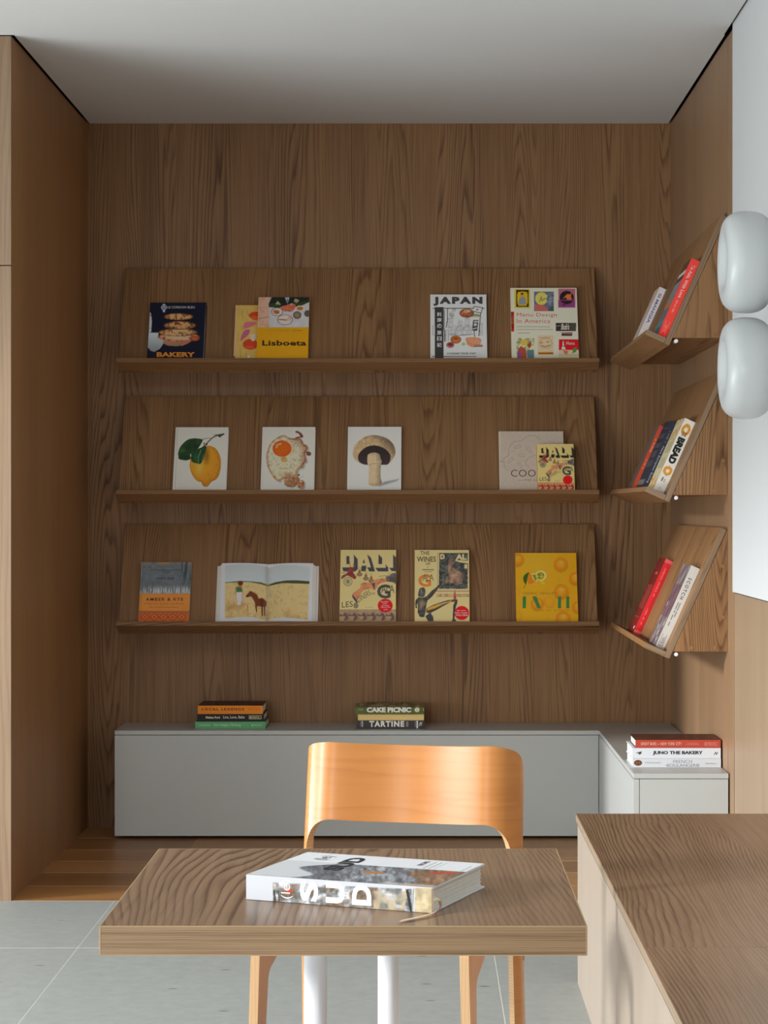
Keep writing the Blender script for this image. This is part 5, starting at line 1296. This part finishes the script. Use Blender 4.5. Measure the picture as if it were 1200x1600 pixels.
# ------------------------------------------------ the book on the table
def sud():
    def G(x, y): 
        s = (y - CYP) / (H_CAM - TZ); return Vector(((x - CXP) / s, FPX / s, TZ))
    a0 = G(384.5, 1405.5); b0 = G(676.5, 1427.5)
    ez = (a0 - b0); Hh = ez.length; ez.normalize()      # book top is at the left
    eyv = Vector((0, 0, -1)); ex = eyv.cross(ez)       # from spine to fore-edge
    T = 0.0335; W = 0.200
    mtx = frame(b0 + Vector((0, 0, 0.0003)), tuple(ex), tuple(eyv), tuple(ez))
    r = empty('picture_book', matrix=mtx); tag(r, 'thick hardcover lying on the table, spine forward, with a ribbon marker', 'book')
    k = .80; crop = (360, 1300, 2.857)
    box('cover', 0, W, -T, -T + .0025, 0, Hh, cover_mat((205,205,205), k), r, bev=.0006)
    box('cover', 0, W, -.0025, 0, 0, Hh, cover_mat((205,205,205), k), r, bev=.0006)
    # page block in gatherings
    bm = bmesh.new(); n = 16
    for q in range(n):
        t0 = -T + .0026 + (T - .0052) * q / n; t1 = -T + .0026 + (T - .0052) * (q + 1) / n - .0003
        j = .0006 * ((q * 5) % 3)
        bm_box(bm, .004, W - .004 - j, t0, t1, .004 + j * .6, Hh - .004 - j * .6)
    finish('pages', to_mesh(bm, 'pages'), M['paper'], r)
    bm = bmesh.new(); bm_box(bm, 0.0, .0028, -T + .001, -.001, 0, Hh, .0006); finish('spine', to_mesh(bm, 'spine'), cover_mat((200,200,200), k), r)
    a = Art(mtx, (0, -.0003, Hh - .0003), (0, 0, -1), (0, -1, 0), (-1, 0, 0), Hh - .0006, T - .0006, crop, 300, 40, (196,198,202), 1.0)
    # spine picture
    a.C[:] = (200,202,206)
    R = a.inside([(190,225),(810,255),(810,360),(190,310)]); 
    a.blend(R*np.clip(.55+a.noise(26,3)*1.3,0,1)*.85,(98,100,96)); a.blend(R*np.clip(a.noise(40,7)*2.2,0,1)*.7,(104,76,50)); a.blend(R*np.clip(a.noise(60,9)*2-.4,0,1)*.5,(180,176,168)); a.mottle(R,.35,14,4)
    a.blend(a.inside([(640,262),(800,262),(770,355),(640,345)])*np.clip(.7+a.noise(30,2),0,1),(188,172,140)); a.line([(790,262),(808,355)],12,(30,34,40)); a.line([(195,262),(200,310)],10,(60,58,55)); a.line([(215,262),(218,310)],5,(60,58,55))
    a.rect(825,250,910,370,(192,176,140)); a.mottle(a.inside([(825,250),(910,250),(910,370),(825,370)]),.25,30,5); a.line([(905,255),(905,365)],10,(150,100,45)); a.line([(818,255),(812,360)],6,(150,145,135))
    a.ell(262,262,16,9,(190,60,30))
    h3 = T
    def letter(s_, u0, u1, bold, v0=.10, v1=.92, col=(235,235,235)):
        # letters stand upright when the book stands: up = towards the book's top (-u), across = spine thickness (v reversed)
        vs, fs = glyphs(s_, bold, 1.0, 0.0)
        uv = np.stack([u1 + vs[:, 1] * (u0 - u1), h3 * (v0 + vs[:, 0] * (v1 - v0))], 1)
        a.extra.append((uv, fs, col))
    letter('(le)', .052, .070, -.005, .14, .90, (225,225,225)); letter('S', .080, .107, .045, .10, .93); letter('U', .118, .146, .045, .10, .93); letter('D', .156, .184, .045, .10, .93)
    a.build('spine_print', r)
    b = Art(mtx, (.0006, -T, Hh - .0006), (0, 0, -1), (1, 0, 0), (0, -1, 0), Hh - .0012, W - .0012, crop, 230, 170, (205,206,208), k)
    u, v = b.U, b.V
    # photograph on the cover: hills, sea rocks, warm stones; white type band along the fore-edge side
    ph = (v < W * .63) * (u > .0) * 1.0
    b.blend(ph, (186,188,190)); hill = ph * np.clip((u - (.062 + .02 * np.sin(v * 60))) / .006, 0, 1); b.blend(hill, (112,114,118)); b.mottle(hill, .45, 12, 4); b.mottle(hill, .25, 40, 6)
    b.blend(hill * np.clip(1 - (u - .06) / .05, 0, 1) * .5, (70,72,78)); b.blend(hill * (np.exp(-(((u-.155)/.022)**2+((v-.075)/.010)**2)) > .5), (165,108,55))
    b.blend(hill * np.clip((u - (.213 + .02*np.sin(v*50)))/.01,0,1)*.8, (128,92,62)); b.mottle(hill*(u>.2), .3, 16, 8)
    b.blend((np.exp(-(((u-.235)/.012)**2+((v-.10)/.007)**2)) > .5)*ph, (180,50,20)); b.blend((np.exp(-(((u-.25)/.012)**2+((v-.112)/.007)**2)) > .5)*ph, (185,60,25))
    b.blend(ph * np.clip((.02 - v) / .01, 0, 1) * np.clip((u-.19)/.01,0,1) * .6, (196,190,180))
    def lett2(s_, u0, u1, v0, v1, bold, col=(28,30,34)):
        vs, fs = glyphs(s_, bold, 1.0, 0.0)
        uv = np.stack([u1 + vs[:, 1] * (u0 - u1), v0 + vs[:, 0] * (v1 - v0)], 1); b.extra.append((uv, fs, col))
    lett2('(le)', .033, .058, .142, .176, -.005); lett2('SUD', .078, .106, .070, .178, .045)
    lett2('RECIPES', .188, .196, .150, .185, .02, (60,62,66))
    for i in range(3): b.blend(((np.abs(u - (.205 + .008 * i)) < .0009) & (v > .13) & (v < .185)) * .7, (130,132,136))
    b.blend(((np.abs(u - .262) < .0009) & (v > .13) & (v < .17)) * .8, (90,92,96))
    b.build('cover_print', r)
    # ribbon marker: from the spine foot, curling down onto the table
    pts = [(910,298),(932,306),(938,330),(925,352),(880,372),(820,386),(755,400)]
    rv = []
    zz = [TZ + .024, TZ + .021, TZ + .010, TZ + .004, TZ + .0025, TZ + .002, TZ + .002]
    P3 = []
    for (x, y), z_ in zip(pts, zz):
        px, py_ = x / 2.857 + 360, y / 2.857 + 1300
        s = (py_ - CYP) / (H_CAM - z_); P3.append(Vector(((px - CXP) / s, FPX / s, z_)))
    inv = mtx.inverted(); P3 = [inv @ p for p in P3]
    up = inv.to_3x3() @ Vector((0, 0, 1)); bm = bmesh.new(); L_ = []; 
    Q = []
    for i in range(len(P3) - 1):
        p0, p1, p2, p3 = P3[max(0, i-1)], P3[i], P3[i+1], P3[min(len(P3)-1, i+2)]
        for j in range(6):
            t = j / 6; Q.append(0.5 * ((2*p1) + (p2-p0)*t + (2*p0-5*p1+4*p2-p3)*t*t + (3*p1-p0-3*p2+p3)*t**3))
    Q.append(P3[-1]); sd_ = (inv.to_3x3() @ Vector((0.25, 0.97, 0))).normalized() * 0.0075
    for q_, p in enumerate(Q):
        t = q_ / len(Q); s2 = sd_
        L_.append((bm.verts.new(p - s2), bm.verts.new(p + s2), bm.verts.new(p - s2 + up * .0004), bm.verts.new(p + s2 + up * .0004)))
    for i in range(len(L_) - 1):
        a_, b_ = L_[i], L_[i+1]
        for qd in ((a_[2],a_[3],b_[3],b_[2]),(a_[0],b_[0],b_[1],a_[1]),(a_[0],a_[2],b_[2],b_[0]),(a_[1],b_[1],b_[3],a_[3])): bm.faces.new(qd)
    bmesh.ops.recalc_face_normals(bm, faces=bm.faces)
    finish('ribbon', to_mesh(bm, 'ribbon'), mat('tan_ribbon', (226,196,166), .6, alb=1.0), r, smooth=True)
sud()
